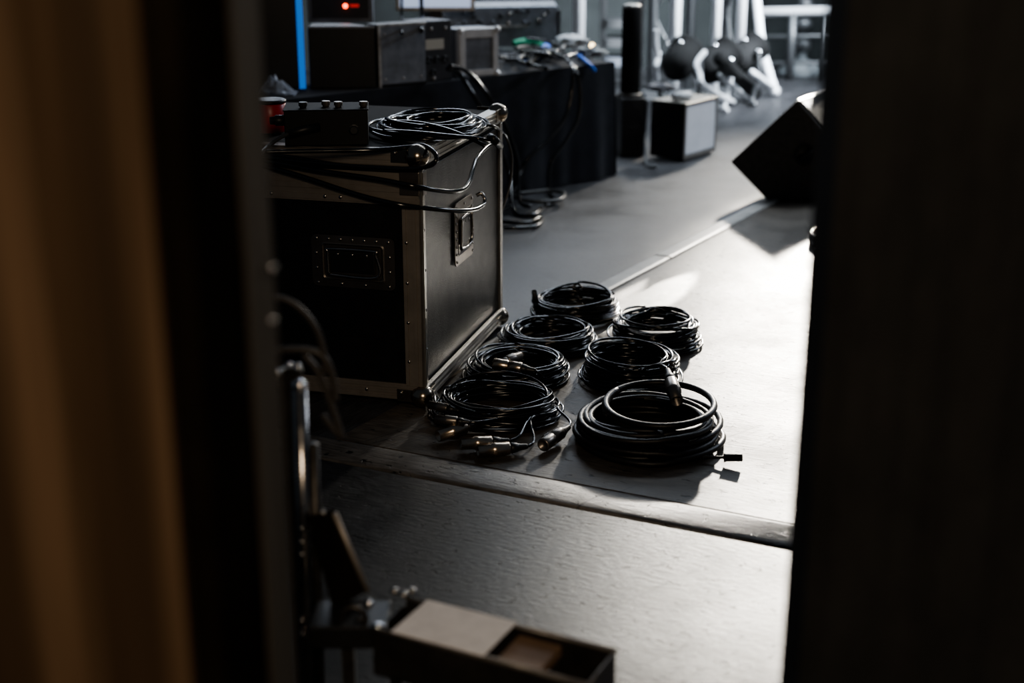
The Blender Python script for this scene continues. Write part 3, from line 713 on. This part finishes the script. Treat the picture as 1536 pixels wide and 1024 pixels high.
lump('cloth_bundle', 888, 86, 0.065, 0.04, 0.026, mat('grey_cloth', (0.30, 0.31, 0.31), 0.8), 'pale grey rolled cloth at the table corner beside the blue cable end', 'cloth', 8)
# cables running down from the table
FT = T0 - tn * 0.085
def ft(px, py, o=0.0): return at_plane(px, py, FT - tn * o, tn)
fl = lambda x, y, h=0.010: at_z(x, y, h)
cab([W @ Vector((0, 0, 0)) * 0 + at_z(672, 103, TZ + 0.085), ft(690, 112, .0), ft(712, 145, .02), ft(735, 185, .03), ft(752, 225, .03), ft(764, 262, .02), fl(772, 318), fl(800, 322), fl(812, 312)], 0.0095, 'cable', 'left of two black cables falling from the power rack over the table front')
cab([at_z(676, 99, TZ + 0.095), ft(700, 107, .0), ft(730, 140, .03), ft(754, 180, .04), ft(772, 225, .03), ft(778, 262, .02), fl(766, 304, .032), fl(752, 314, .03)], 0.0095, 'cable', 'right of two black cables falling from the power rack over the table front')
cab([tz(790, 58, .06), tz(820, 62, .06), tz(845, 78, .04), ft(858, 100), ft(858, 135, .02), ft(848, 175, .02), ft(822, 210, .03), ft(795, 235, .03), ft(780, 262, .02), fl(780, 302, .055), fl(795, 310, .05)], 0.0085, 'cable', 'black cable from the mixing desk curving left down the table front')
cab([tz(800, 70, .05), tz(838, 82, .04), ft(862, 103), ft(870, 140, .02), ft(866, 180, .02), ft(846, 215, .03), ft(826, 245, .03), fl(824, 286, .012), fl(832, 302, .012), fl(818, 308, .012)], 0.0085, 'cable', 'black cable from the mixing desk hanging nearest the table corner')
cab([fl(745, 326), fl(752, 332, .01), fl(790, 334), fl(812, 326), fl(806, 338), fl(780, 342), fl(755, 342)], 0.0085, 'cable', 'black cable looped on the floor just behind the case')
cab([fl(762, 292, .034), fl(800, 288, .034), fl(826, 286, .034), fl(846, 290, .034), fl(838, 300, .034), fl(800, 302, .034), fl(770, 296, .034)], 0.0085, 'grey_cable', 'grey loop of cable on the floor against the table skirt')
# small warm lamp
q = at_y(888, 68, 7.4)
lp = thing('indicator_lamp', 'tiny warm white lamp glowing behind the right end of the draped table', 'lamp', (q.x, q.y, 0))
b = B().tube([(q.x, q.y, 0.01), (q.x, q.y, q.z - 0.01)], 0.008, 8).lathe([(0.05, 0), (0.05, 0.012), (0.01, 0.014)], Matrix.Translation((q.x, q.y, 0)), 16); obj('stand', b, 'dark_steel', lp)
b = B().sphere(q, 0.012, 10); obj('bulb', b, 'warm_led', lp)

# computer monitor with red light, and lit screen, on a shelf behind the boxes
def screen_thing(name, label, cat, x0, x1, ytop_z, Y, pybot, m_face, bezel, rz=0):
    a = at_y(x0, pybot, Y); c = at_y(x1, pybot, Y)
    t = thing(name, label, cat, ((a.x + c.x) / 2, Y + 0.03, TZ), 0)
    b = B().box((a.x, Y, a.z), (c.x, Y + 0.035, a.z + ytop_z)); obj('bezel', b, bezel, t, 0.004)
    b = B().box((a.x + 0.018, Y - 0.003, a.z + 0.018), (c.x - 0.018, Y + 0.001, a.z + ytop_z - 0.018)); obj('screen', b, m_face, t)
    b = B().box(((a.x + c.x) / 2 - 0.03, Y + 0.036, TZ + 0.002), ((a.x + c.x) / 2 + 0.03, Y + 0.06, a.z + ytop_z * 0.6)).box(((a.x + c.x) / 2 - 0.09, Y - 0.05, TZ + 0.001), ((a.x + c.x) / 2 + 0.09, Y + 0.09, TZ + 0.01)); obj('stand', b, 'dark_panel', t, 0.002)
    return t
mon = screen_thing('monitor', 'pale blue lit screen standing behind the boxes on the table', 'screen', 594, 712, 0.20, 6.45, 17, 'screen', 'alu')
mon2 = screen_thing('rack_display', 'dark framed unit with a small red light above the plain black case', 'display', 462, 560, 0.22, 5.85, 34, 'dark_panel', 'grey_panel')
q = at_y(518, 9, 5.84); b = B().sphere(q, 0.0085, 12, (1, 0.4, 1)); obj('red_light_and_reflection', b, 'red_led', mon2, label='glowing red light')
b = B().box((q.x + 0.02, 5.842, q.z - 0.004), (q.x + 0.055, 5.846, q.z + 0.006)); obj('red_light_and_reflection', b, mat('red_reflection', (0.3, 0.02, 0.02), 0.4, emit=(0.8, 0.05, 0.04), estr=0.5), mon2)  # glowing bar that paints in the red light's reflection
cab([at_z(603, 50, TZ + .23), at_y(602, 30, 6.2), at_y(603, 0, 6.2), at_y(603, -60, 6.2)], 0.006, 'cable', 'thin black cable rising in front of the left part of the lit screen')
cab([at_z(632, 46, TZ + .235), at_y(634, 30, 6.2), at_y(632, 0, 6.2), at_y(634, -60, 6.2)], 0.009, 'cable', 'thicker black cable rising in front of the middle of the lit screen')

# ================================================================== BACKGROUND: COLUMN, WHITE CASE, TRUSS, LAMPS
# black box under column
p = at_z(932, 236); rz = math.radians(12)
bb = thing('equipment_case', 'low black box carrying the slim column speaker', 'case', p, rz); W = WM[bb.name]
b = B().box((0, 0, 0.0), (0.115, 0.17, 0.285), W); obj('case_body', b, 'plastic', bb, 0.006)
b = B().box((0.02, -0.004, 0.13), (0.095, 0.0, 0.15), W); obj('handle', b, 'rubber', bb, 0.002)
q = W @ Vector((0.062, 0.09, 0.287))
cs = thing('column_speaker', 'slim upright black column speaker beside the white-fronted case', 'speaker', q, rz); W = WM[cs.name]
b = B().lathe([(0.060, 0), (0.060, 0.010), (0.052, 0.014)], W, 20); obj('base', b, 'dark_steel', cs)
b = B().lathe([(0.047, 0.015), (0.047, 0.415), (0.044, 0.424)], W, 24); obj('cabinet', b, 'can', cs)
b = B().lathe([(0.044, 0.425), (0.041, 0.434), (0.02, 0.440)], W, 24); obj('cap', b, 'alu', cs)
cab([at_z(970, 150, .30), at_z(969, 170, .22), at_z(967, 205, .10), fl(970, 246), fl(985, 250)], 0.007, 'truss_dim', 'light grey cord hanging down the front of the low black box')
# white fronted case
p = at_z(1025, 243); e = at_z(1072, 229); rz = math.atan2((e - p).y, (e - p).x)
wc = thing('flight_case', 'small dark case with a white front panel in the background', 'case', p, rz); W = WM[wc.name]; wl = (e - p).length
dpt = 0.19
b = B().box((0.002, 0.004, 0.012), (wl, dpt, 0.275), W); obj('case_body', b, 'plastic', wc, 0.004)
b = B().box((0.016, 0.0, 0.030), (wl - 0.012, 0.006, 0.262), W); obj('front_panel', b, 'white_panel', wc, 0.003, label='white front panel')
for lo, hi in (((0, -0.003, 0.008), (0.014, 0.006, 0.28)), ((wl - 0.01, -0.003, 0.008), (wl + 0.003, 0.006, 0.28)), ((0.014, -0.003, 0.008), (wl - 0.01, 0.006, 0.028)), ((0.014, -0.003, 0.264), (wl - 0.01, 0.03, 0.28))):
    b = B().box(lo, hi, W); obj('edge_extrusion', b, 'alu', wc, 0.002)
b = B().box((0.0, 0.006, 0.276), (wl, dpt, 0.282), W); obj('lid', b, mat('case_top', (0.22, 0.21, 0.19), 0.5), wc)
# roll on top of it
qa = W @ Vector((0.02, 0.08, 0.304)); qb = W @ Vector((0.11, 0.04, 0.304))
b = B().lathe([(0.008, 0), (0.020, 0.001), (0.020, (qb - qa).length), (0.008, (qb - qa).length + 0.001)], align(qa, qb - qa), 16)
tag(obj('paper_roll', b, 'white_cloth', origin=qa), 'pale roll lying on top of the white-fronted case', 'roll')
q2 = W @ Vector((0.10, 0.17, 0.284))
lump('cloth_bundle', 990, 137, 0.07, 0.05, 0.02, mat('dark_grey_cloth', (0.10, 0.10, 0.11), 0.8), 'dark grey bundle lying left of the pale roll', 'cloth', 5, base=0.288)

# truss uprights: each its own upright pole
def upright(px, Y, r, m, label, px2=None, top=3.2, name='truss_pipe'):
    a = at_y(px, 0, Y); dx = 0
    base = Vector((a.x + ((px2 - px) / 90.0 * 0.0 if px2 else 0), Y, 0))
    b = B().tube([(base.x, Y, 0.012), (base.x, Y, top)], r, 14).lathe([(r * 2.6, 0.0), (r * 2.6, 0.010), (r * 1.2, 0.014)], Matrix.Translation((base.x, Y, 0)), 16)
    return tag(obj(name, b, m, origin=base), label, 'pipe')
upright(868, 8.3, 0.038, 'truss', 'bright metal pipe standing behind the right end of the draped table')
def truss(label, xs, Y, bright):
    root = thing('lattice_truss', label, 'truss', (at_y(xs[0][0], 0, Y).x, Y, 0)); ch = []
    for (px, dy, r, m) in xs:
        a = at_y(px, 0, Y + dy); b = B().tube([(a.x, Y + dy, 0.012), (a.x, Y + dy, 3.2)], r, 12); obj('upright', b, m, root); ch.append((a.x, Y + dy))
    b = B()
    for i in range(len(ch) - 1):
        for k in range(7):
            z0 = 0.05 + k * 0.45; a, c = (ch[i], ch[i + 1]) if k % 2 else (ch[i + 1], ch[i])
            b.tube([(a[0], a[1], z0), (c[0], c[1], z0 + 0.45)], 0.011, 6)
    obj('lattice', b, 'truss_dim', root)
    xs_ = [c[0] for c in ch]; ys_ = [c[1] for c in ch]
    b = B().box((min(xs_) - 0.06, min(ys_) - 0.06, 0), (max(xs_) + 0.06, max(ys_) + 0.06, 0.014)); obj('base_plate', b, 'truss_dim', root)
    return root
truss('upright lattice truss with a broad bright pipe, right of the column speaker', [(1014, 0.0, 0.036, 'truss'), (980, 0.30, 0.03, 'truss_dim'), (1037, 0.30, 0.032, 'truss_dim')], 8.75, 1)
truss('upright lattice truss with two bright pipes behind the tilted stage lamps', [(1076, 0.0, 0.030, 'truss'), (1091, 0.30, 0.034, 'truss_dim'), (1113, 0.0, 0.030, 'truss')], 8.95, 1)
# slanted leg and horizontal rails
a = at_y(1131, -40, 9.2); c = at_y(1150, 92, 8.9)
c0 = at_z(1156, 96, 0.0)
b = B().tube(smooth_path([a, at_y(1139, 40, 9.1), at_y(1145, 80, 9.0), (c.x + 0.05, 8.8, 0.02)], 6), 0.027, 12)
tag(obj('bent_pole', b, 'truss', origin=(c.x + 0.05, 8.8, 0)), 'slightly bent bright pole at the right side of the truss', 'pole')
b = B().tube([at_y(1136, 18, 9.7), at_y(1300, 15, 9.7)], 0.03, 12)
rl = thing('barrier', 'grey rail fence with a bright top bar along the back wall', 'barrier', (at_y(1210, 18, 9.7).x, 9.7, 0))
obj('top_rail', b, 'truss', rl)
for px in (1142, 1190, 1240, 1290):
    a = at_y(px, 17, 9.7); b = B().tube([(a.x, 9.7, 0), (a.x, 9.7, a.z)], 0.016 if px != 1190 else 0.03, 10); obj('post', b, 'truss_dim', rl)
for k in range(2):
    b = B().tube([at_y(1140, 55 + 40 * k, 9.72), at_y(1300, 53 + 40 * k, 9.72)], 0.012, 8); obj('cross_bar', b, 'truss_dim', rl)
# horizontal bars left of the column
r_ = thing('shelf_rack', 'grey metal rack with horizontal shelves behind the draped table', 'rack', (at_y(925, 60, 9.3).x, 9.3, 0))
for k, (y, m) in enumerate(((34, 'truss_dim'), (63, 'truss_dim'), (92, 'grey_panel'))):
    a = at_y(905, y, 9.3); c = at_y(962, y, 9.3); b = B().box((a.x, 9.3, a.z - 0.035), (c.x, 9.6, a.z + 0.02)); obj('shelf', b, m, r_)
for px in (905, 962):
    a = at_y(px, 30, 9.3); b = B().box((a.x - 0.02, 9.3, 0), (a.x + 0.02, 9.34, a.z + 0.3)); obj('post', b, 'truss_dim', r_)

# floor lamps (par cans in yokes)
def par(label, px, py, Y, rr, yaw, pitch, ln, ybr):
    q = at_y(px, py, Y)
    t = thing('stage_lamp', label, 'stage lamp', (q.x, q.y, 0), 0, None)
    D = Vector((math.sin(yaw) * math.cos(pitch), -math.cos(yaw) * math.cos(pitch), math.sin(pitch)))
    W = align(q, D)
    b = B().lathe([(rr * 0.35, -ln * 0.55), (rr * 0.72, -ln * 0.50), (rr * 0.95, -ln * 0.25), (rr, 0), (rr, ln * 0.5), (rr * 1.08, ln * 0.52), (rr * 1.08, ln * 0.58), (rr * 0.9, ln * 0.58), (rr * 0.85, ln * 0.3)], W, 24); hs = obj('housing', b, 'can', t)
    b = B().lathe([(rr * 0.3, ln * 0.28), (rr * 0.84, ln * 0.32), (rr * 0.84, ln * 0.34)], W, 24); obj('lens', b, 'dish', hs)
    side = D.cross(Vector((0, 0, 1))).normalized()
    b = B(); g = Vector((q.x, q.y, 0.02))
    for s in (-1, 1):
        sp = q + side * s * rr * 1.2
        b.tube(smooth_path([sp + Vector((0, 0, 0.03)), sp.lerp(g, 0.35) + side * s * 0.05, g + side * s * rr * 0.9 + Vector((0, 0, 0.015)), g + side * s * rr * 0.9 - Vector((D.x, D.y, 0)).normalized() * 0 + Vector((0.0, -0.10, 0.0))], 6), 0.014, 8)
    b.tube([g + side * rr, g - side * rr], 0.012, 8)
    obj('yoke', b, ybr, t)
    studs('clamp_knob', t, 'chrome', [(q + side * s * rr * 1.25 + Vector((0, 0, 0.03)), 0.022, (1, 1, 1)) for s in (-1, 1)] + [(q + Vector((0, 0, rr * 1.05)), 0.017, (1, 1, 1))])
    return t
par('black stage lamp behind the white-fronted case', 1020, 92, 7.9, 0.098, 2.7, 0.35, 0.22, 'truss_dim')
par('middle black stage lamp tilted between bright metal brackets', 1072, 96, 8.25, 0.100, 2.3, 0.45, 0.24, 'truss')
par('rightmost black stage lamp, smaller and farther back', 1116, 84, 8.5, 0.090, 2.3, 0.45, 0.22, 'truss_dim')
# bright feet / brackets
def bar(label, pts, r, m='truss', name='floor_bracket', cat='bracket'):
    b = B().tube(smooth_path(pts, 6), r, 10); return tag(obj(name, b, m, origin=pts[-1]), label, cat)
bar('bright bent metal bracket foot in front of the middle stage lamp', [at_y(1057, 78, 7.75), at_y(1045, 95, 7.65), at_y(1050, 112, 7.6), at_y(1058, 130, 7.5), at_z(1100, 153, 0.02)], 0.015)
bar('bright straight metal foot sticking out before the rightmost stage lamp', [at_y(1128, 108, 8.2), at_z(1168, 136, 0.02)], 0.017)
bar('black tube lying slanted on the floor between the stage lamps', [at_y(1080, 88, 7.9), at_z(1132, 140, 0.035)], 0.042, 'can', 'floor_tube', 'tube')
bar('dark bar lying slanted below the middle stage lamp', [at_y(1078, 112, 7.7), at_z(1118, 148, 0.02)], 0.012, 'truss_dim', 'floor_bracket')
bar('bright curved bracket beside the column speaker', [at_y(984, 44, 7.6), at_y(984, 66, 7.6), at_y(987, 88, 7.6), at_y(984, 108, 7.6), at_z(992, 150, 0.02)], 0.016)
# stacked pale thing at far right wall
cxy = at_y(1200, 100, 10.0)
st = thing('round_base_stand', 'pale round-based stand before the back wall at the far right', 'stand', (cxy.x, 9.95, 0))
b = B().lathe([(0.17, 0), (0.17, 0.03), (0.10, 0.09), (0.03, 0.12), (0.03, 0.16)], Matrix.Translation((cxy.x, 9.95, 0)), 24); obj('base', b, mat('pale_base', (0.22, 0.24, 0.25), 0.6), st)
for k in range(6):
    b = B().lathe([(0.03, 0), (0.055, 0.03), (0.055, 0.07), (0.03, 0.10)], Matrix.Translation((cxy.x, 9.95, 0.16 + k * 0.14)), 16); obj('knuckle', b, 'truss_dim', st)

# ================================================================== WEDGE MONITOR
YW = 5.62
P5 = [at_y(1195, 150, YW), at_y(1095, 243, YW), at_y(1150, 302, YW)]
P5[2].z = 0.004
P5 += [Vector((P5[2].x + 0.36, YW, 0.004)), at_y(1300, 268, YW)]
dpt = at_y(1245, 135, YW + 0.34) - P5[0]
dd = Vector((0.22, 0.36, 0))
wg = thing('stage_monitor', 'black wedge monitor speaker on the floor at the right, its grille catching the light', 'speaker', (P5[2].x + 0.15, YW, 0))
b = B().prism([P5[4], P5[3], P5[2], P5[1], P5[0]], dd); obj('cabinet', b, 'ozite', wg, 0.006)
gn = Vector((P5[4] - P5[0])).cross(dd).normalized()
if gn.z < 0: gn = -gn
b = B().prism([P5[0] + gn * 0.001 + dd * 0.04, P5[4] + gn * 0.001 + dd * 0.04, P5[4] + gn * 0.001 + dd * 0.96, P5[0] + gn * 0.001 + dd * 0.96], gn * 0.006); obj('grille', b, 'grille', wg, 0.002)
b = B().prism([P5[0] + gn * 0.004 - dd * 0.005, P5[0] + gn * 0.004 + dd, P5[0] + gn * 0.004 + dd + (P5[4] - P5[0]) * 0.02, P5[0] + gn * 0.004 - dd * 0.005 + (P5[4] - P5[0]) * 0.02], gn * 0.007); obj('edge_strip', b, 'worn_edge', wg)  # pale strip paints in the lit rim along the wedge's top edge
sc0 = at_y(1208, 232, YW - 0.001)
b = B().lathe([(0.045, 0), (0.045, 0.003), (0.036, 0.004), (0.034, 0.001)], Matrix.Translation((sc0.x, YW - 0.001, sc0.z)) @ Matrix.Rotation(PI / 2, 4, 'X'), 20); hd = obj('side_handle', b, 'rubber', wg)
b = B().tube([(sc0.x - 0.03, YW - 0.007, sc0.z - 0.02), (sc0.x + 0.03, YW - 0.007, sc0.z + 0.02)], 0.005, 8); obj('grip', b, 'rubber', hd)

# ================================================================== FOREGROUND: FOLDED HAND TRUCK
YT = 1.85; K = 1.32
ht = thing('hand_truck', 'folded metal hand truck with taped channel leaning at the door frame, close to the viewer', 'hand truck', (at_y(452, 1024, YT).x, YT, 0))
def fy(px, py, Y=YT): return at_y(px, py, Y)
tp = fy(449, 580); bt = fy(462, 1024)
b = B().tube([tp, (bt.x, YT, 0.02)], 0.0085 * K, 16); obj('upright_tube', b, 'steel', ht)
b = B().sphere(tp + Vector((0, -0.002, 0.0035)), 0.0088 * K, 14, (1, 1, 0.8)); obj('tube_cap', b, 'chrome', ht)
b = B().tube([fy(470, 665, YT + .01), (fy(480, 1024, YT + .01).x, YT + 0.01, 0.02)], 0.006 * K, 12); obj('upright_tube', b, 'dark_steel', ht)
b = B().box((fy(418, 600).x, YT + 0.02, 0.02), (fy(452, 600).x, YT + 0.03, fy(430, 560).z)); obj('back_plate', b, 'dark_steel', ht, 0.002)
studs('bolt', ht, 'chrome', [(fy(x, y), 0.006, (1, 1, 1)) for (x, y) in ((434, 548), (447, 550), (418, 558))])
for k, (x, y) in enumerate(((453, 792), (453, 812), (453, 831), (484, 769), (453, 930), (454, 950))):
    b = B().sphere(fy(x, y, YT - 0.01), 0.0036 * K, 8); obj('bolt', b, 'steel', ht)
# straps / cable loops
def loop(pts, r, nm='strap'):
    b = B().tube(smooth_path(pts, 8), r * K, 8); obj(nm, b, 'rim', ht)
loop([fy(405, 446), fy(430, 450), fy(455, 468), fy(475, 495), fy(485, 530), fy(487, 560)], 0.0040, 'wheel_rim')
loop([fy(405, 527), fy(440, 524), fy(470, 527), fy(489, 540), fy(500, 570), fy(503, 600)], 0.0045)
loop([fy(455, 532), fy(475, 555), fy(491, 590), fy(503, 625), fy(512, 655)], 0.0042)
loop([fy(484, 622), fy(497, 640), fy(511, 655)], 0.0036)
# hinged arm: flat dark bar with a bright edge
q0, q1, q2, q3 = fy(462, 778, YT - .03), fy(502, 768, YT), fy(552, 885, YT), fy(500, 915, YT - .03)
b = B().prism([q0, q3, q2, q1], (0, 0.012, 0)); obj('hinge_arm', b, 'jamb', ht, 0.001)
b = B().tube([q1 + Vector((0, -0.004, 0)), q2 + Vector((0, -0.004, 0))], 0.0036 * K, 8); obj('arm_edge', b, 'alu_warm_dim', ht)
# pivot ring
pc_ = fy(530, 930, YT - .08)
b = B().tube([pc_ + Vector((0.0178 * math.cos(a), 0, 0.0215 * math.sin(a))) for a in [2 * PI * j / 28 for j in range(28)]], 0.005, 8, True); obj('pivot_ring', b, 'dark_steel', ht)
b = B().lathe([(0.006, 0), (0.009, 0.002), (0.009, 0.02), (0.006, 0.022)], align(fy(543, 926, YT - .06), (0, -1, 0.1)), 10, False); obj('bolt', b, 'rubber', ht)
# channel (open-topped U profile) on plane z = zc
zc = 0.205
cA = at_z(558, 942, zc); cB = at_z(882, 1028, zc); cC = at_z(926, 985, zc); cD = at_z(566, 884, zc)
u = (cB - cA); L_ = u.length; u.normalize(); v = Vector((-u.y, u.x, 0)); Wd = max(0.05, (cD - cA).dot(v))
CMx = Matrix.Translation(cA) @ Matrix(((u.x, v.x, 0, 0), (u.y, v.y, 0, 0), (0, 0, 1, 0), (0, 0, 0, 1)))
Wd = 0.098
b = B().box((0, 0, -0.075), (L_, Wd, -0.071), CMx).box((0, 0, -0.075), (L_, 0.0035, 0), CMx).box((0, Wd - 0.0035, -0.075), (L_, Wd, 0), CMx).box((L_ - 0.004, 0, -0.075), (L_, Wd, 0), CMx).box((0, 0, -0.075), (0.003, Wd, -0.006), CMx)
ch = obj('channel', b, 'dark_steel', ht, 0.0008)
b = B().tube([CMx @ Vector((0, 0.001, 0)), CMx @ Vector((L_, 0.001, 0)), CMx @ Vector((L_, Wd, 0)), CMx @ Vector((0, Wd, 0))], 0.0042, 8); obj('channel_lip', b, mat('lip_metal', (0.20, 0.185, 0.17), 0.4, 0.5, 0.3, 30), ch)
t0, t1 = 0.085, 0.50
b = B().prism([CMx @ Vector((L_ * 0.10, -0.003, 0.0036)), CMx @ Vector((L_ * 0.54, -0.003, 0.0036)), CMx @ Vector((L_ * 0.54, Wd + 0.003, 0.0036)), CMx @ Vector((L_ * 0.10, Wd + 0.003, 0.0036))], (0, 0, 0.0015)); obj('tape_band', b, 'tape', ht, label='pale tape wrapped across the channel')
b = B().box((L_ * 0.56, 0.004, -0.028), (L_ * 0.76, Wd - 0.004, -0.010), CMx); obj('wooden_block', b, 'wood_block', ht, 0.002)
studs('wing_nut', ht, 'steel', [(at_z(x, y, zc + 0.006), 0.0075, (1, 1, 0.7)) for (x, y) in ((592, 886), (606, 891), (618, 886))])
studs('bolt', ht, 'chrome', [(fy(553, 905, YT - .03), 0.007, (1, 1, 1)), (at_z(566, 938, zc + 0.004), 0.008, (1.4, 1, 0.5))])
for px in (520, 592):
    a = at_z(px, 955, zc - 0.03); b = B().box((a.x - 0.009, a.y + 0.005, 0.0), (a.x + 0.009, a.y + 0.022, zc - 0.045)); obj('leg', b, 'dark_steel', ht)
b = B().box((at_z(465, 930, zc).x, cA.y + 0.01, zc - 0.04), (cA.x + 0.02, cA.y + 0.09, zc - 0.004)); obj('hinge_block', b, 'rubber', ht, 0.002)
# strike screws on the frame
sp = thing('strike_plate', 'small metal catch screwed to the inner edge of the left door frame', 'catch', at_y(404, 505, 1.285))
q = at_y(404, 505, 1.285)
b = B().box((q.x - 0.004, 1.262, q.z), (q.x + 0.006, 1.270, at_y(404, 395, 1.285).z)); obj('plate', b, 'jamb_brown', sp, 0.001)
for y in (402, 480):
    b = B().sphere(at_y(408, y, 1.262), 0.0042, 10); obj('screw', b, 'steel', sp)

# ================================================================== LIGHTS
def light(kind, name, loc, tgt, power, color, **kw):
    l = bpy.data.lights.new(name, kind); l.energy = power; l.color = color
    for k, v in kw.items(): setattr(l, k, v)
    o = bpy.data.objects.new(name, l); COL.objects.link(o); o.location = loc
    o.rotation_euler = (Vector(tgt) - Vector(loc)).to_track_quat('-Z', 'Y').to_euler(); return o
light('SPOT', 'stage_key_light', (2.15, 9.3, 2.0), (1.5, 4.2, 0), 6200, (1.0, 0.92, 0.80), spot_size=math.radians(24), spot_blend=1.0, shadow_soft_size=0.09)
light('SPOT', 'stage_wide_light', (2.2, 9.4, 2.1), (0.7, 3.6, 0), 440, (1.0, 0.94, 0.84), spot_size=math.radians(60), spot_blend=0.8, shadow_soft_size=0.15)
light('SPOT', 'added_slash_spot', (2.1, 7.3, 0.95), (0.43, 4.18, 0), 15000, (1.0, 0.96, 0.86), spot_size=math.radians(3.3), spot_blend=0.3, shadow_soft_size=0.015)  # added spot, no real lamp: makes the bright slash on the floor
light('AREA', 'cool_back_light', (-0.6, 9.6, 3.2), (0.2, 3.0, 0), 64, (0.80, 0.88, 1.0), shape='RECTANGLE', size=2.5, size_y=1.2)
light('AREA', 'cool_side_light', (5.0, 6.6, 3.0), (0.2, 6.0, 0.3), 60, (0.78, 0.86, 1.0), shape='RECTANGLE', size=1.2, size_y=1.0)
light('AREA', 'added_truss_fill', (3.4, 7.2, 2.2), (1.25, 8.85, 0.7), 70, (0.85, 0.92, 1.0), shape='RECTANGLE', size=0.5, size_y=0.5, spread=math.radians(50))  # fill added only to brighten the truss pipes, no lamp stands here
light('AREA', 'overhead_fill', (1.8, 7.2, 3.6), (1.4, 9.2, 0), 190, (0.80, 0.90, 1.0), shape='RECTANGLE', size=3, size_y=1.5)
light('AREA', 'warm_room_light', (0.25, -0.8, 2.0), (-0.2, 2.8, 0.3), 30, (1.0, 0.80, 0.58), shape='RECTANGLE', size=0.8, size_y=0.6)
light('AREA', 'warm_wall_light', (-0.9, 0.2, 2.1), (-0.45, 0.98, 1.2), 0.62, (1.0, 0.78, 0.55), shape='RECTANGLE', size=0.3, size_y=0.6)
w = bpy.data.worlds.new('world'); SC.world = w; w.use_nodes = True
w.node_tree.nodes['Background'].inputs[0].default_value = (0.55, 0.68, 0.85, 1); w.node_tree.nodes['Background'].inputs[1].default_value = 0.05

# ================================================================== CAMERA
cd = bpy.data.cameras.new('camera'); co = bpy.data.objects.new('camera', cd); COL.objects.link(co)
co.location = CAM; co.rotation_euler = (PI / 2 - PITCH, 0, 0)
cd.sensor_fit = 'HORIZONTAL'; cd.sensor_width = 36; cd.lens = FPX / 1536 * 36
cd.clip_start = 0.05; cd.clip_end = 60
cd.dof.use_dof = True; cd.dof.focus_distance = 3.35; cd.dof.aperture_fstop = 2.0; cd.dof.aperture_blades = 0
SC.camera = co
SC.view_settings.view_transform = 'AgX'; SC.view_settings.look = 'AgX - Medium High Contrast'; SC.view_settings.exposure = 0.22
